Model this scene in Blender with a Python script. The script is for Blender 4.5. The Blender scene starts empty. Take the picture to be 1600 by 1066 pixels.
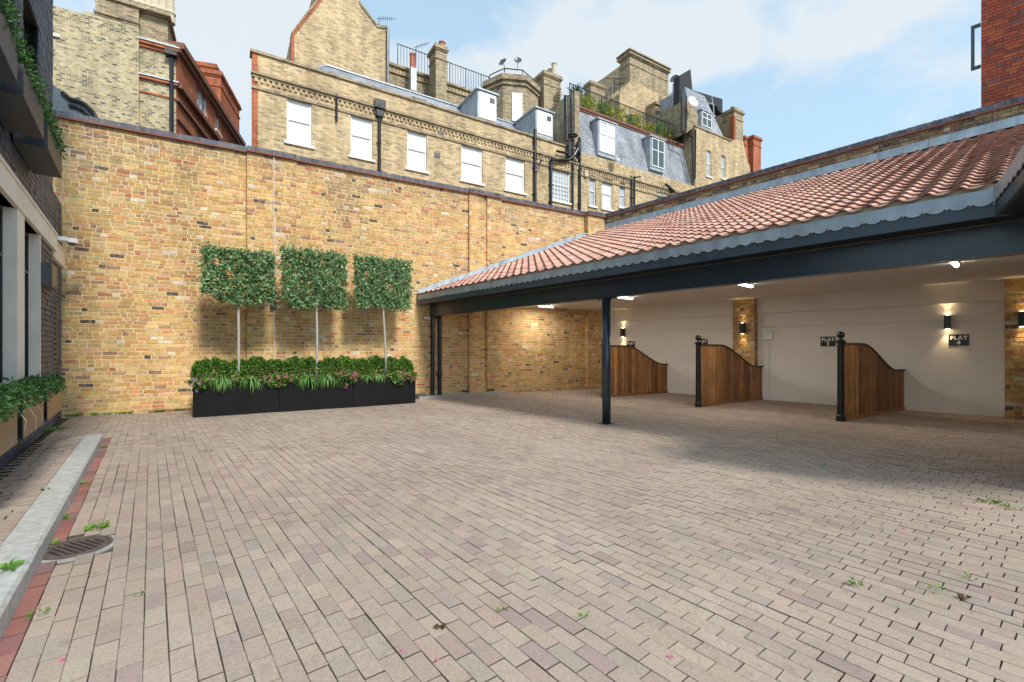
import bpy, math, random
import numpy as np
from mathutils import Vector

random.seed(7)
RN = random.Random(11)
C = bpy.context.scene.collection
# ------------------------------------------------------------------ camera, world, sun
EYE = 1.35          # camera height
FPX = 711.0         # focal length in photo pixels (1600 wide)
HOR = 547.0         # horizon row in the photo
cam_d = bpy.data.cameras.new('camera')
cam = bpy.data.objects.new('camera', cam_d)
C.objects.link(cam)
cam.location = (0, 0, EYE)
cam.rotation_euler = (math.radians(90), 0, 0)
cam_d.sensor_width = 36.0
cam_d.lens = 36.0 * FPX / 1600.0
cam_d.shift_y = (HOR - 533.0) / 1600.0
cam_d.clip_start = 0.05
cam_d.clip_end = 2000
bpy.context.scene.camera = cam

SUN_AZ = Vector((0.61, -0.79)).normalized()   # horizontal direction towards the sun
SUN_EL = math.radians(42)
sun_dir = Vector((SUN_AZ.x * math.cos(SUN_EL), SUN_AZ.y * math.cos(SUN_EL), math.sin(SUN_EL)))
sd = bpy.data.lights.new('sun', 'SUN')
sd.energy = 2.2
sd.angle = math.radians(9)
sd.color = (1.0, 0.94, 0.85)
so = bpy.data.objects.new('sun', sd)
C.objects.link(so)
so.rotation_euler = sun_dir.to_track_quat('Z', 'Y').to_euler()

world = bpy.data.worlds.new('World')
bpy.context.scene.world = world
world.use_nodes = True
wt = world.node_tree
wt.nodes.clear()


def wn(t, **kw):
    n = wt.nodes.new(t)
    for k, v in kw.items():
        setattr(n, k, v)
    return n


w_out = wn('ShaderNodeOutputWorld')
w_bg = wn('ShaderNodeBackground')
w_bg.inputs['Strength'].default_value = 0.15
w_sky = wn('ShaderNodeTexSky', sky_type='NISHITA')
w_sky.sun_disc = False
w_sky.sun_elevation = SUN_EL
w_sky.sun_rotation = math.atan2(SUN_AZ.x, SUN_AZ.y)
w_sky.air_density = 1.0
w_sky.dust_density = 0.6
w_sky.ozone_density = 1.2
w_tc = wn('ShaderNodeTexCoord')
w_map = wn('ShaderNodeMapping')
w_map.inputs['Scale'].default_value = (1.0, 1.0, 1.7)
w_noise = wn('ShaderNodeTexNoise')
w_noise.inputs['Scale'].default_value = 4.2
w_noise.inputs['Detail'].default_value = 10
w_noise.inputs['Roughness'].default_value = 0.56
w_noise.inputs['Distortion'].default_value = 0.15
w_ramp = wn('ShaderNodeValToRGB')
w_ramp.color_ramp.elements[0].position = 0.56
w_ramp.color_ramp.elements[1].position = 0.72
w_ramp.color_ramp.elements[1].color = (0.92, 0.92, 0.92, 1)
w_haze = wn('ShaderNodeMixRGB', blend_type='MIX')
w_haze.inputs['Fac'].default_value = 0.55
w_haze.inputs['Color2'].default_value = (2.35, 3.25, 3.6, 1)
w_mix = wn('ShaderNodeMixRGB', blend_type='MIX')
w_mix.inputs['Color2'].default_value = (2.85, 3.1, 3.3, 1)
L = wt.links.new
L(w_tc.outputs['Generated'], w_map.inputs['Vector'])
L(w_map.outputs['Vector'], w_noise.inputs['Vector'])
# banks of cloud: broad ellipses of denser cover, broken up by the noise
acc = w_noise.outputs['Fac']
for (px_, py_, sx_, sy_, amt) in ((360, 60, 0.20, 0.11, 0.22), (950, 120, 0.22, 0.08, 0.22), (1250, 15, 0.36, 0.07, 0.14), (700, 110, 0.10, 0.05, 0.10), (-500, 200, 0.6, 0.3, 0.2), (2400, 150, 0.6, 0.3, 0.2), (600, -900, 0.8, 0.5, 0.2)):
    c_ = Vector(((px_ - 800) / FPX, 1.0, (HOR - py_) / FPX)).normalized()
    sub = wn('ShaderNodeVectorMath', operation='SUBTRACT')
    sub.inputs[1].default_value = c_
    L(w_tc.outputs['Generated'], sub.inputs[0])
    mul = wn('ShaderNodeVectorMath', operation='MULTIPLY')
    mul.inputs[1].default_value = (1 / sx_, 1 / sx_, 1 / sy_)
    L(sub.outputs[0], mul.inputs[0])
    ln = wn('ShaderNodeVectorMath', operation='LENGTH')
    L(mul.outputs[0], ln.inputs[0])
    mr = wn('ShaderNodeMapRange', interpolation_type='SMOOTHSTEP')
    mr.inputs['From Min'].default_value = 1.5
    mr.inputs['From Max'].default_value = 0.2
    mr.inputs['To Min'].default_value = 0.0
    mr.inputs['To Max'].default_value = amt
    L(ln.outputs['Value'], mr.inputs['Value'])
    ad = wn('ShaderNodeMath', operation='ADD')
    L(acc, ad.inputs[0])
    L(mr.outputs['Result'], ad.inputs[1])
    acc = ad.outputs[0]
L(acc, w_ramp.inputs['Fac'])
L(w_sky.outputs['Color'], w_haze.inputs['Color1'])
L(w_haze.outputs['Color'], w_mix.inputs['Color1'])
L(w_ramp.outputs['Color'], w_mix.inputs['Fac'])
L(w_mix.outputs['Color'], w_bg.inputs['Color'])
L(w_bg.outputs['Background'], w_out.inputs['Surface'])

vs = bpy.context.scene.view_settings
vs.view_transform = 'Standard'
vs.look = 'None'
vs.exposure = 0.9
vs.gamma = 1.0
vs.use_curve_mapping = False
bpy.context.scene.cycles.max_bounces = 8
bpy.context.scene.cycles.diffuse_bounces = 5


# ------------------------------------------------------------------ materials
def principled(name):
    m = bpy.data.materials.new(name)
    m.use_nodes = True
    return m, m.node_tree, m.node_tree.nodes['Principled BSDF']


def tex_noise(nt, vec, scale, detail=4, rough=0.55):
    n = nt.nodes.new('ShaderNodeTexNoise')
    n.inputs['Scale'].default_value = scale
    n.inputs['Detail'].default_value = detail
    n.inputs['Roughness'].default_value = rough
    nt.links.new(vec, n.inputs['Vector'])
    return n.outputs['Fac']


def maprange(nt, v, a, b, c, d):
    n = nt.nodes.new('ShaderNodeMapRange')
    n.inputs['From Min'].default_value = a
    n.inputs['From Max'].default_value = b
    n.inputs['To Min'].default_value = c
    n.inputs['To Max'].default_value = d
    nt.links.new(v, n.inputs['Value'])
    return n.outputs['Result']


def mulcol(nt, col, fac, mode='MULTIPLY'):
    n = nt.nodes.new('ShaderNodeMixRGB')
    n.blend_type = mode
    n.inputs['Fac'].default_value = 1.0
    nt.links.new(col, n.inputs['Color1'])
    nt.links.new(fac, n.inputs['Color2'])
    return n.outputs['Color']


def mixcol(nt, fac, c1, c2):
    n = nt.nodes.new('ShaderNodeMixRGB')
    nt.links.new(fac, n.inputs['Fac'])
    for s, k in ((c1, 'Color1'), (c2, 'Color2')):
        if isinstance(s, tuple):
            n.inputs[k].default_value = (*s, 1)
        else:
            nt.links.new(s, n.inputs[k])
    return n.outputs['Color']


def bump(nt, b, h, strength, dist):
    n = nt.nodes.new('ShaderNodeBump')
    n.inputs['Strength'].default_value = strength
    n.inputs['Distance'].default_value = dist
    nt.links.new(h, n.inputs['Height'])
    nt.links.new(n.outputs['Normal'], b.inputs['Normal'])


def mat_plain(name, col, rough=0.6, metal=0.0, var=0.15, scale=6.0, bmp=0.15, bd=0.004, spec=0.5, coat=0.0, stretch=None):
    m, nt, b = principled(name)
    g = nt.nodes.new('ShaderNodeNewGeometry')
    vec = g.outputs['Position']
    if stretch:
        mp = nt.nodes.new('ShaderNodeMapping')
        mp.inputs['Scale'].default_value = stretch
        nt.links.new(vec, mp.inputs['Vector'])
        vec = mp.outputs['Vector']
    n1 = tex_noise(nt, vec, scale, 6, 0.6)
    f = maprange(nt, n1, 0.25, 0.75, 1 - var, 1 + var)
    rgb = nt.nodes.new('ShaderNodeRGB')
    rgb.outputs[0].default_value = (*col, 1)
    nt.links.new(mulcol(nt, rgb.outputs[0], f), b.inputs['Base Color'])
    b.inputs['Roughness'].default_value = rough
    b.inputs['Metallic'].default_value = metal
    b.inputs['Specular IOR Level'].default_value = spec
    b.inputs['Coat Weight'].default_value = coat
    if bmp:
        n2 = tex_noise(nt, vec, scale * 7, 4, 0.6)
        bump(nt, b, n2, bmp, bd)
        nt.links.new(maprange(nt, n1, 0.3, 0.7, max(0, rough - 0.08), min(1, rough + 0.08)), b.inputs['Roughness'])
    return m


def mat_tint(name, rough=0.85, grain=26.0, gvar=0.22, big=0.7, bvar=0.12, bmp=0.5, bd=0.004, trans=0.0, streak=0.0, smear=None, smear2=False):
    """colour of each piece from its 'tint' attribute, with grain and wear"""
    m, nt, b = principled(name)
    at = nt.nodes.new('ShaderNodeAttribute')
    at.attribute_name = 'tint'
    g = nt.nodes.new('ShaderNodeNewGeometry')
    vec = g.outputs['Position']
    n1 = tex_noise(nt, vec, grain, 5, 0.65)
    n2 = tex_noise(nt, vec, big, 5, 0.6)
    c = mulcol(nt, at.outputs['Color'], maprange(nt, n1, 0.25, 0.75, 1 - gvar, 1 + gvar))
    c = mulcol(nt, c, maprange(nt, n2, 0.3, 0.7, 1 - bvar, 1 + bvar))
    if smear2:
        ns = tex_noise(nt, vec, 6.5, 7, 0.75)
        c = mulcol(nt, c, maprange(nt, ns, 0.56, 0.72, 1.0, 0.72))
        ns = tex_noise(nt, vec, 2.3, 7, 0.7)
        c = mixcol(nt, maprange(nt, ns, 0.55, 0.75, 0.0, 0.35), c, (0.20, 0.18, 0.145))
    if smear:
        ns = tex_noise(nt, vec, 17.0, 6, 0.7)
        c = mixcol(nt, maprange(nt, ns, 0.50, 0.66, 0.0, 0.62), c, smear)
    if streak:
        mp = nt.nodes.new('ShaderNodeMapping')
        mp.inputs['Scale'].default_value = (2.2, 2.2, 0.35)
        nt.links.new(vec, mp.inputs['Vector'])
        n3 = tex_noise(nt, mp.outputs['Vector'], 1.0, 7, 0.7)
        c = mulcol(nt, c, maprange(nt, n3, 0.36, 0.6, 1 - streak, 1.04))
    nt.links.new(c, b.inputs['Base Color'])
    b.inputs['Roughness'].default_value = rough
    b.inputs['Specular IOR Level'].default_value = 0.3
    if trans:
        b.inputs['Subsurface Weight'].default_value = 0.0
        tr = nt.nodes.new('ShaderNodeBsdfTranslucent')
        nt.links.new(c, tr.inputs['Color'])
        mx = nt.nodes.new('ShaderNodeMixShader')
        mx.inputs['Fac'].default_value = trans
        out = nt.nodes['Material Output']
        nt.links.new(b.outputs[0], mx.inputs[1])
        nt.links.new(tr.outputs[0], mx.inputs[2])
        nt.links.new(mx.outputs[0], out.inputs['Surface'])
    if bmp:
        bump(nt, b, tex_noise(nt, vec, grain * 3, 4, 0.6), bmp, bd)
    return m


def mat_brickwork(name, cols, mortar, bw=0.225, rh=0.08, ms=0.012, wear=0.15, warm=None):
    """brickwork on far buildings: UV in metres"""
    m, nt, b = principled(name)
    uv = nt.nodes.new('ShaderNodeUVMap')
    br = nt.nodes.new('ShaderNodeTexBrick')
    br.inputs['Scale'].default_value = 1.0
    br.inputs['Brick Width'].default_value = bw
    br.inputs['Row Height'].default_value = rh
    br.inputs['Mortar Size'].default_value = ms
    br.inputs['Mortar Smooth'].default_value = 0.2
    br.inputs['Color1'].default_value = (0, 0, 0, 1)
    br.inputs['Color2'].default_value = (1, 1, 1, 1)
    br.inputs['Mortar'].default_value = (0.5, 0.5, 0.5, 1)
    nt.links.new(uv.outputs['UV'], br.inputs['Vector'])
    ramp = nt.nodes.new('ShaderNodeValToRGB')
    el = ramp.color_ramp.elements
    el[0].color = (*cols[0], 1)
    el[0].position = 0.0
    el[1].color = (*cols[-1], 1)
    el[1].position = 1.0
    for i, c in enumerate(cols[1:-1]):
        e = el.new((i + 1) / (len(cols) - 1))
        e.color = (*c, 1)
    nt.links.new(br.outputs['Color'], ramp.inputs['Fac'])
    c = mixcol(nt, br.outputs['Fac'], ramp.outputs['Color'], mortar)
    g = nt.nodes.new('ShaderNodeNewGeometry')
    n2 = tex_noise(nt, g.outputs['Position'], 0.6, 7, 0.65)
    c = mulcol(nt, c, maprange(nt, n2, 0.3, 0.7, 1 - wear, 1 + wear))
    mp = nt.nodes.new('ShaderNodeMapping')
    mp.inputs['Scale'].default_value = (1.6, 1.6, 0.3)
    nt.links.new(g.outputs['Position'], mp.inputs['Vector'])
    n3 = tex_noise(nt, mp.outputs['Vector'], 1.3, 7, 0.7)
    c = mulcol(nt, c, maprange(nt, n3, 0.33, 0.62, 0.72, 1.08))
    n4 = tex_noise(nt, g.outputs['Position'], 9, 4, 0.7)
    c = mulcol(nt, c, maprange(nt, n4, 0.3, 0.7, 0.86, 1.14))
    nt.links.new(c, b.inputs['Base Color'])
    b.inputs['Roughness'].default_value = 0.9
    b.inputs['Specular IOR Level'].default_value = 0.2
    inv = maprange(nt, br.outputs['Fac'], 0, 1, 1, 0)
    bump(nt, b, inv, 0.7, 0.012)
    return m


def mat_emit(name, col, s):
    m, nt, b = principled(name)
    b.inputs['Base Color'].default_value = (*col, 1)
    b.inputs['Emission Color'].default_value = (*col, 1)
    b.inputs['Emission Strength'].default_value = s
    return m


def mat_wood(name, col, dark):
    m, nt, b = principled(name)
    g = nt.nodes.new('ShaderNodeNewGeometry')
    at = nt.nodes.new('ShaderNodeObjectInfo')
    mp = nt.nodes.new('ShaderNodeMapping')
    mp.inputs['Scale'].default_value = (9, 9, 0.8)
    nt.links.new(g.outputs['Position'], mp.inputs['Vector'])
    n1 = tex_noise(nt, mp.outputs['Vector'], 3.0, 8, 0.7)
    c = mixcol(nt, maprange(nt, n1, 0.35, 0.68, 0, 1), dark, col)
    n2 = tex_noise(nt, g.outputs['Position'], 2.0, 4, 0.6)
    c = mulcol(nt, c, maprange(nt, n2, 0.3, 0.7, 0.8, 1.15))
    c = mulcol(nt, c, maprange(nt, at.outputs['Random'], 0, 1, 0.58, 1.3))
    v = nt.nodes.new('ShaderNodeTexVoronoi')
    v.inputs['Scale'].default_value = 5.0
    nt.links.new(g.outputs['Position'], v.inputs['Vector'])
    c = mulcol(nt, c, maprange(nt, v.outputs['Distance'], 0.03, 0.09, 0.45, 1.0))
    nt.links.new(c, b.inputs['Base Color'])
    b.inputs['Roughness'].default_value = 0.62
    bump(nt, b, n1, 0.3, 0.004)
    return m


M = {}
M['brick'] = mat_tint('stock_brick', 0.9, 24, 0.28, 0.5, 0.12, 0.7, 0.006, streak=0.24, smear=(0.64, 0.47, 0.25))
M['brick_top'] = mat_tint('engineering_brick', 0.6, 18, 0.2, 1.2, 0.15, 0.4, 0.004)
M['brick_dark'] = mat_tint('painted_brick', 0.5, 14, 0.1, 0.8, 0.10, 0.7, 0.006)
M['brick_red'] = mat_tint('red_brick', 0.85, 20, 0.18, 0.6, 0.10, 0.5, 0.004)
M['mortar'] = mat_plain('lime_mortar', (0.66, 0.54, 0.34), 0.95, var=0.25, scale=5, bmp=0.6, bd=0.006, spec=0.1)
M['mortar_grey'] = mat_plain('grey_mortar', (0.23, 0.19, 0.16), 0.95, var=0.2, scale=5, bmp=0.5, spec=0.1)
M['mortar_dark'] = mat_plain('painted_joint', (0.022, 0.025, 0.032), 0.6, var=0.15, scale=5, bmp=0.4)
M['creasing'] = mat_plain('creasing_tile', (0.20, 0.085, 0.055), 0.8, var=0.35, scale=7, bmp=0.4)
M['paver'] = mat_tint('clay_paver', 0.88, 75, 0.24, 0.45, 0.15, 0.7, 0.004, smear2=True)
M['paver_red'] = M['paver']
M['joint'] = mat_plain('sandy_joint', (0.10, 0.088, 0.062), 0.95, var=0.45, scale=4, bmp=0.5, spec=0.1)
M['ground'] = mat_plain('bare_ground', (0.12, 0.11, 0.095), 0.95, var=0.3, scale=0.6, bmp=0.4)
M['granite'] = mat_plain('granite_kerb', (0.42, 0.42, 0.40), 0.85, var=0.3, scale=22, bmp=0.5, bd=0.005)
M['concrete'] = mat_plain('concrete', (0.33, 0.32, 0.30), 0.9, var=0.25, scale=9, bmp=0.4)
M['stone'] = mat_plain('pale_stone', (0.80, 0.77, 0.70), 0.75, var=0.08, scale=3, bmp=0.2)
M['iron'] = mat_plain('cast_iron', (0.115, 0.09, 0.083), 0.6, metal=0.2, var=0.3, scale=18, bmp=0.3)
M['void'] = mat_plain('dark_void', (0.008, 0.008, 0.008), 0.9, var=0.1, bmp=0)
M['steel'] = mat_plain('dark_blue_steel_paint', (0.020, 0.034, 0.050), 0.28, var=0.2, scale=2.5, bmp=0.0, spec=0.6)
M['black'] = mat_plain('black_paint', (0.009, 0.010, 0.012), 0.32, var=0.2, scale=5, bmp=0.05)
M['planter'] = mat_plain('planter_black_metal', (0.006, 0.006, 0.007), 0.5, spec=0.2, var=0.25, scale=3, bmp=0.08, stretch=(1, 1, 0.4))
M['bronze'] = mat_plain('bronze_metal', (0.30, 0.22, 0.14), 0.42, metal=0.75, var=0.12, scale=3, bmp=0.05)
M['greymetal'] = mat_plain('grey_metal', (0.10, 0.105, 0.11), 0.4, metal=0.35, var=0.1, scale=3, bmp=0.05)
M['dullmetal'] = mat_plain('dull_dark_metal', (0.045, 0.052, 0.066), 0.5, metal=0.2, var=0.1, scale=3, bmp=0.0)
M['lead'] = mat_plain('lead_sheet', (0.36, 0.41, 0.45), 0.48, metal=0.35, var=0.32, scale=5, bmp=0.35, bd=0.006, stretch=(1, 1, 0.35))
M['board'] = mat_plain('painted_fascia_board', (0.045, 0.065, 0.085), 0.4, var=0.2, scale=4, bmp=0.1)
M['tile'] = mat_tint('terracotta_pantile', 0.72, 30, 0.14, 0.8, 0.12, 0.4, 0.003)
M['ceiling'] = mat_plain('ceiling_board', (0.68, 0.64, 0.59), 0.8, var=0.10, scale=0.9, bmp=0.08)
M['render'] = mat_plain('white_painted_wall', (0.80, 0.765, 0.72), 0.75, var=0.07, scale=1.2, bmp=0.5, bd=0.006)
M['wood'] = mat_wood('stall_timber', (0.46, 0.225, 0.08), (0.18, 0.078, 0.03))
M['cap'] = mat_plain('dark_capping', (0.045, 0.032, 0.026), 0.5, var=0.2, scale=6)
M['white'] = mat_plain('white_paint', (0.78, 0.79, 0.79), 0.45, var=0.05, scale=4, bmp=0.05)
M['blind'] = mat_plain('white_blind_behind_glass', (0.74, 0.78, 0.80), 0.12, var=0.05, scale=1.5, bmp=0.0, coat=0.5)
M['glass'] = mat_plain('window_glass', (0.06, 0.08, 0.09), 0.06, var=0.2, scale=2, bmp=0.02, coat=0.6)
M['glass_pale'] = mat_plain('curtained_glass', (0.42, 0.47, 0.50), 0.1, var=0.25, scale=3, bmp=0.0, coat=0.5)
M['slate'] = mat_brickwork('roof_slate', [(0.26, 0.28, 0.32), (0.34, 0.365, 0.41), (0.29, 0.31, 0.35), (0.40, 0.42, 0.46)], (0.17, 0.18, 0.20), 0.28, 0.17, 0.010, 0.2)
M['fy'] = mat_brickwork('yellow_stock_brickwork', [(0.38, 0.27, 0.14), (0.56, 0.41, 0.215), (0.64, 0.48, 0.27), (0.31, 0.23, 0.145), (0.60, 0.45, 0.24), (0.68, 0.53, 0.33)], (0.52, 0.43, 0.30))
M['fg'] = mat_brickwork('grey_stock_brickwork', [(0.24, 0.19, 0.125), (0.42, 0.33, 0.20), (0.50, 0.40, 0.25), (0.19, 0.155, 0.115), (0.46, 0.36, 0.225)], (0.37, 0.31, 0.22))
M['fr'] = mat_brickwork('red_rubbed_brickwork', [(0.42, 0.12, 0.055), (0.50, 0.16, 0.075), (0.36, 0.10, 0.05), (0.46, 0.17, 0.09)], (0.40, 0.20, 0.13), ms=0.006)
M['fw'] = mat_brickwork('pale_speckled_brickwork', [(0.16, 0.13, 0.09), (0.48, 0.40, 0.23), (0.55, 0.47, 0.29), (0.11, 0.10, 0.08), (0.52, 0.43, 0.24), (0.42, 0.33, 0.18)], (0.52, 0.46, 0.33), bw=0.16)
M['pot_buff'] = mat_plain('buff_clay', (0.52, 0.45, 0.33), 0.8, var=0.2, scale=5)
M['pot_red'] = mat_plain('red_clay', (0.40, 0.16, 0.10), 0.8, var=0.2, scale=5)
M['sootblack'] = mat_plain('black_render', (0.018, 0.019, 0.022), 0.7, var=0.3, scale=4, bmp=0.4)
M['leaf'] = mat_tint('leaves', 0.42, 40, 0.15, 1.5, 0.15, 0.0, trans=0.22)
M['petal'] = mat_tint('petals', 0.6, 40, 0.1, 2, 0.1, 0.0, trans=0.3)
M['bark'] = mat_plain('grey_bark', (0.36, 0.34, 0.31), 0.8, var=0.25, scale=20, bmp=0.4)
M['soil'] = mat_plain('dark_soil', (0.03, 0.022, 0.015), 0.95, var=0.4, scale=20, bmp=0.6)
M['twig'] = mat_plain('twig', (0.12, 0.075, 0.045), 0.8, var=0.2, scale=20)
M['tube'] = mat_emit('lit_tube', (1.0, 0.97, 0.9), 9.0)
M['warmlens'] = mat_emit('warm_lamp_lens', (1.0, 0.78, 0.45), 12.0)
M['cable'] = mat_plain('painted_cable', (0.62, 0.60, 0.57), 0.6, var=0.1)
M['wire'] = mat_plain('steel_wire', (0.35, 0.35, 0.36), 0.4, metal=0.8, var=0.1, bmp=0)


# ------------------------------------------------------------------ mesh building
ORG = {}


def org(parent):
    return ORG.get(parent.name, Vector((0, 0, 0))) if parent is not None else Vector((0, 0, 0))


class MB:
    def __init__(s):
        s.v = []
        s.f = []
        s.t = []

    def quad(s, a, b, c, d, tint=None):
        i = len(s.v)
        s.v += [tuple(a), tuple(b), tuple(c), tuple(d)]
        s.f.append((i, i + 1, i + 2, i + 3))
        s.t.append(tint)

    def poly(s, pts, tint=None):
        i = len(s.v)
        s.v += [tuple(p) for p in pts]
        s.f.append(tuple(range(i, i + len(pts))))
        s.t.append(tint)

    def hexa(s, p, tint=None):
        """p: 8 points, bottom ring 0-3 then top ring 4-7, both counter-clockwise seen from above"""
        i = len(s.v)
        s.v += [tuple(q) for q in p]
        for f in ((0, 3, 2, 1), (4, 5, 6, 7), (0, 1, 5, 4), (1, 2, 6, 5), (2, 3, 7, 6), (3, 0, 4, 7)):
            s.f.append(tuple(i + k for k in f))
            s.t.append(tint)

    def box(s, x0, x1, y0, y1, z0, z1, tint=None):
        s.hexa([(x0, y0, z0), (x1, y0, z0), (x1, y1, z0), (x0, y1, z0), (x0, y0, z1), (x1, y0, z1), (x1, y1, z1), (x0, y1, z1)], tint)

    def prism(s, pts, back, tint=None):
        """pts: front polygon (3D), back: vector added for the rear polygon"""
        n = len(pts)
        i = len(s.v)
        bk = Vector(back)
        s.v += [tuple(p) for p in pts] + [tuple(Vector(p) + bk) for p in pts]
        s.f.append(tuple(range(i, i + n)))
        s.f.append(tuple(range(i + 2 * n - 1, i + n - 1, -1)))
        s.t += [tint, tint]
        for k in range(n):
            k2 = (k + 1) % n
            s.f.append((i + k2, i + k, i + n + k, i + n + k2))
            s.t.append(tint)

    def tube(s, path, r, seg=8, tint=None, cap=True):
        path = [Vector(p) for p in path]
        rs = r if isinstance(r, (list, tuple)) else [r] * len(path)
        rings = []
        for k, p in enumerate(path):
            a = path[max(k - 1, 0)]
            b = path[min(k + 1, len(path) - 1)]
            d = (b - a).normalized()
            up = Vector((0, 0, 1)) if abs(d.z) < 0.9 else Vector((1, 0, 0))
            x = d.cross(up).normalized()
            y = d.cross(x).normalized()
            i0 = len(s.v)
            for q in range(seg):
                t = 2 * math.pi * q / seg
                s.v.append(tuple(p + (x * math.cos(t) + y * math.sin(t)) * rs[k]))
            rings.append(i0)
        for k in range(len(rings) - 1):
            for q in range(seg):
                q2 = (q + 1) % seg
                s.f.append((rings[k] + q, rings[k] + q2, rings[k + 1] + q2, rings[k + 1] + q))
                s.t.append(tint)
        if cap:
            s.f.append(tuple(rings[0] + q for q in range(seg - 1, -1, -1)))
            s.f.append(tuple(rings[-1] + q for q in range(seg)))
            s.t += [tint, tint]

    def lathe(s, c, prof, seg=16, tint=None):
        c = Vector(c)
        s.tube([c + Vector((0, 0, z)) for z, r in prof], [max(r, 0.0005) for z, r in prof], seg, tint)

    def build(s, name, mat, parent=None, smooth=False, at=None):
        o0 = org(parent) if at is None else (org(parent))
        vv = np.array(s.v, dtype=np.float32)
        if at is not None:
            ow = Vector(at)
        else:
            ow = o0
        vv = vv - np.array(tuple(ow), dtype=np.float32)
        me = bpy.data.meshes.new(name)
        me.from_pydata(vv.tolist(), [], s.f)
        me.update()
        # UV in metres along each face
        uvl = me.uv_layers.new(name='UVMap')
        nl = len(me.loops)
        vi = np.empty(nl, dtype=np.int32)
        me.loops.foreach_get('vertex_index', vi)
        ls = np.empty(len(me.polygons), dtype=np.int32)
        me.polygons.foreach_get('loop_start', ls)
        lt = np.empty(len(me.polygons), dtype=np.int32)
        me.polygons.foreach_get('loop_total', lt)
        no = np.empty(len(me.polygons) * 3, dtype=np.float32)
        me.polygons.foreach_get('normal', no)
        no = np.repeat(no.reshape(-1, 3), lt, axis=0)
        w = (vv + np.array(tuple(ow), dtype=np.float32))[vi]
        hl = np.sqrt(no[:, 0] ** 2 + no[:, 1] ** 2) + 1e-9
        tx, ty = -no[:, 1] / hl, no[:, 0] / hl
        flat = hl < 0.25
        u = np.where(flat, w[:, 0], w[:, 0] * tx + w[:, 1] * ty)
        v = np.where(flat, w[:, 1], w[:, 2] / np.maximum(0.3, hl))
        uvl.data.foreach_set('uv', np.stack([u, v], 1).astype(np.float32).ravel())
        if any(t is not None for t in s.t):
            tt = np.array([(1, 1, 1) if t is None else t for t in s.t], dtype=np.float32)
            tt = np.repeat(tt, lt, axis=0)
            tt = np.concatenate([tt, np.ones((nl, 1), dtype=np.float32)], 1)
            ca = me.color_attributes.new('tint', 'FLOAT_COLOR', 'CORNER')
            ca.data.foreach_set('color', tt.ravel())
        if smooth:
            me.polygons.foreach_set('use_smooth', [True] * len(me.polygons))
        if isinstance(mat, str):
            mat = M[mat]
        me.materials.append(mat)
        ob = bpy.data.objects.new(name, me)
        C.objects.link(ob)
        ORG[ob.name] = Vector(ow)
        if parent is not None:
            ob.parent = parent
            ob.location = Vector(ow) - o0
        else:
            ob.location = ow
        return ob


def thing(name, label, cat, loc=(0, 0, 0), rz=0.0, group=None):
    o = bpy.data.objects.new(name, None)
    C.objects.link(o)
    o.empty_display_size = 0.2
    o.location = loc
    o.rotation_euler = (0, 0, rz)
    o['label'] = label
    o['category'] = cat
    if group:
        o['group'] = group
    ORG[o.name] = Vector((0, 0, 0)) if rz else Vector(loc)
    return o


def local_thing(name, label, cat, group=None):
    """parts are modelled round the origin; place() moves the whole thing"""
    return thing(name, label, cat, (0, 0, 0), 0.0, group)


def tag(o, label, cat, group=None):
    o['label'] = label
    o['category'] = cat
    if group:
        o['group'] = group
    return o


def struct(o):
    o['kind'] = 'structure'
    return o


def stuff(o):
    o['kind'] = 'stuff'
    return o


def place(o, loc, rz=0.0):
    o.location = loc
    o.rotation_euler = (0, 0, rz)
    return o


def dup(o, loc=None, rz=None, label=None, parent=None):
    c = o.copy()
    C.objects.link(c)
    if parent is not None:
        c.parent = parent
    if loc is not None:
        c.location = loc
    if rz is not None:
        c.rotation_euler = (0, 0, rz)
    if label:
        c['label'] = label
    for ch in list(o.children):
        dup(ch, parent=c)
    return c


class Plane:
    """a vertical plane in plan: P0 + u*D, outward normal N"""

    def __init__(s, p0, d, nside):
        s.P = Vector(p0)
        s.D = Vector(d).normalized()
        n = Vector((s.D.y, -s.D.x))
        if n.dot(Vector(nside)) < 0:
            n = -n
        s.N = n

    def pt(s, u, z, off=0.0):
        p = s.P + s.D * u + s.N * off
        return Vector((p.x, p.y, z))

    def u(s, px, off=0.0):
        r = (px - 800.0) / FPX
        p = s.P + s.N * off
        return (r * p.y - p.x) / (s.D.x - r * s.D.y)

    def depth(s, px, off=0.0):
        return (s.P + s.N * off).y + s.D.y * s.u(px, off)

    def z(s, px, py, off=0.0):
        return EYE + (HOR - py) * s.depth(px, off) / FPX

    def px(s, px, py, off=0.0):
        return s.pt(s.u(px, off), s.z(px, py, off), off)

    def box(s, mb, u0, u1, z0, z1, o0, o1, tint=None):
        """o0 = rear offset, o1 = front offset"""
        a = [s.pt(u0, z0, o1), s.pt(u1, z0, o1), s.pt(u1, z0, o0), s.pt(u0, z0, o0)]
        b = [Vector((p.x, p.y, z1)) for p in a]
        mb.hexa(a + b, tint)


def gpt(px, py, z=0.0):
    """plan position seen at a photo pixel for a point at height z"""
    Y = (EYE - z) * FPX / (py - HOR)
    return Vector(((px - 800) / FPX * Y, Y, z))


def project(p):
    if p[1] < 0.2:
        return None
    return (800 + FPX * p[0] / p[1], HOR - FPX * (p[2] - EYE) / p[1])


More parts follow.
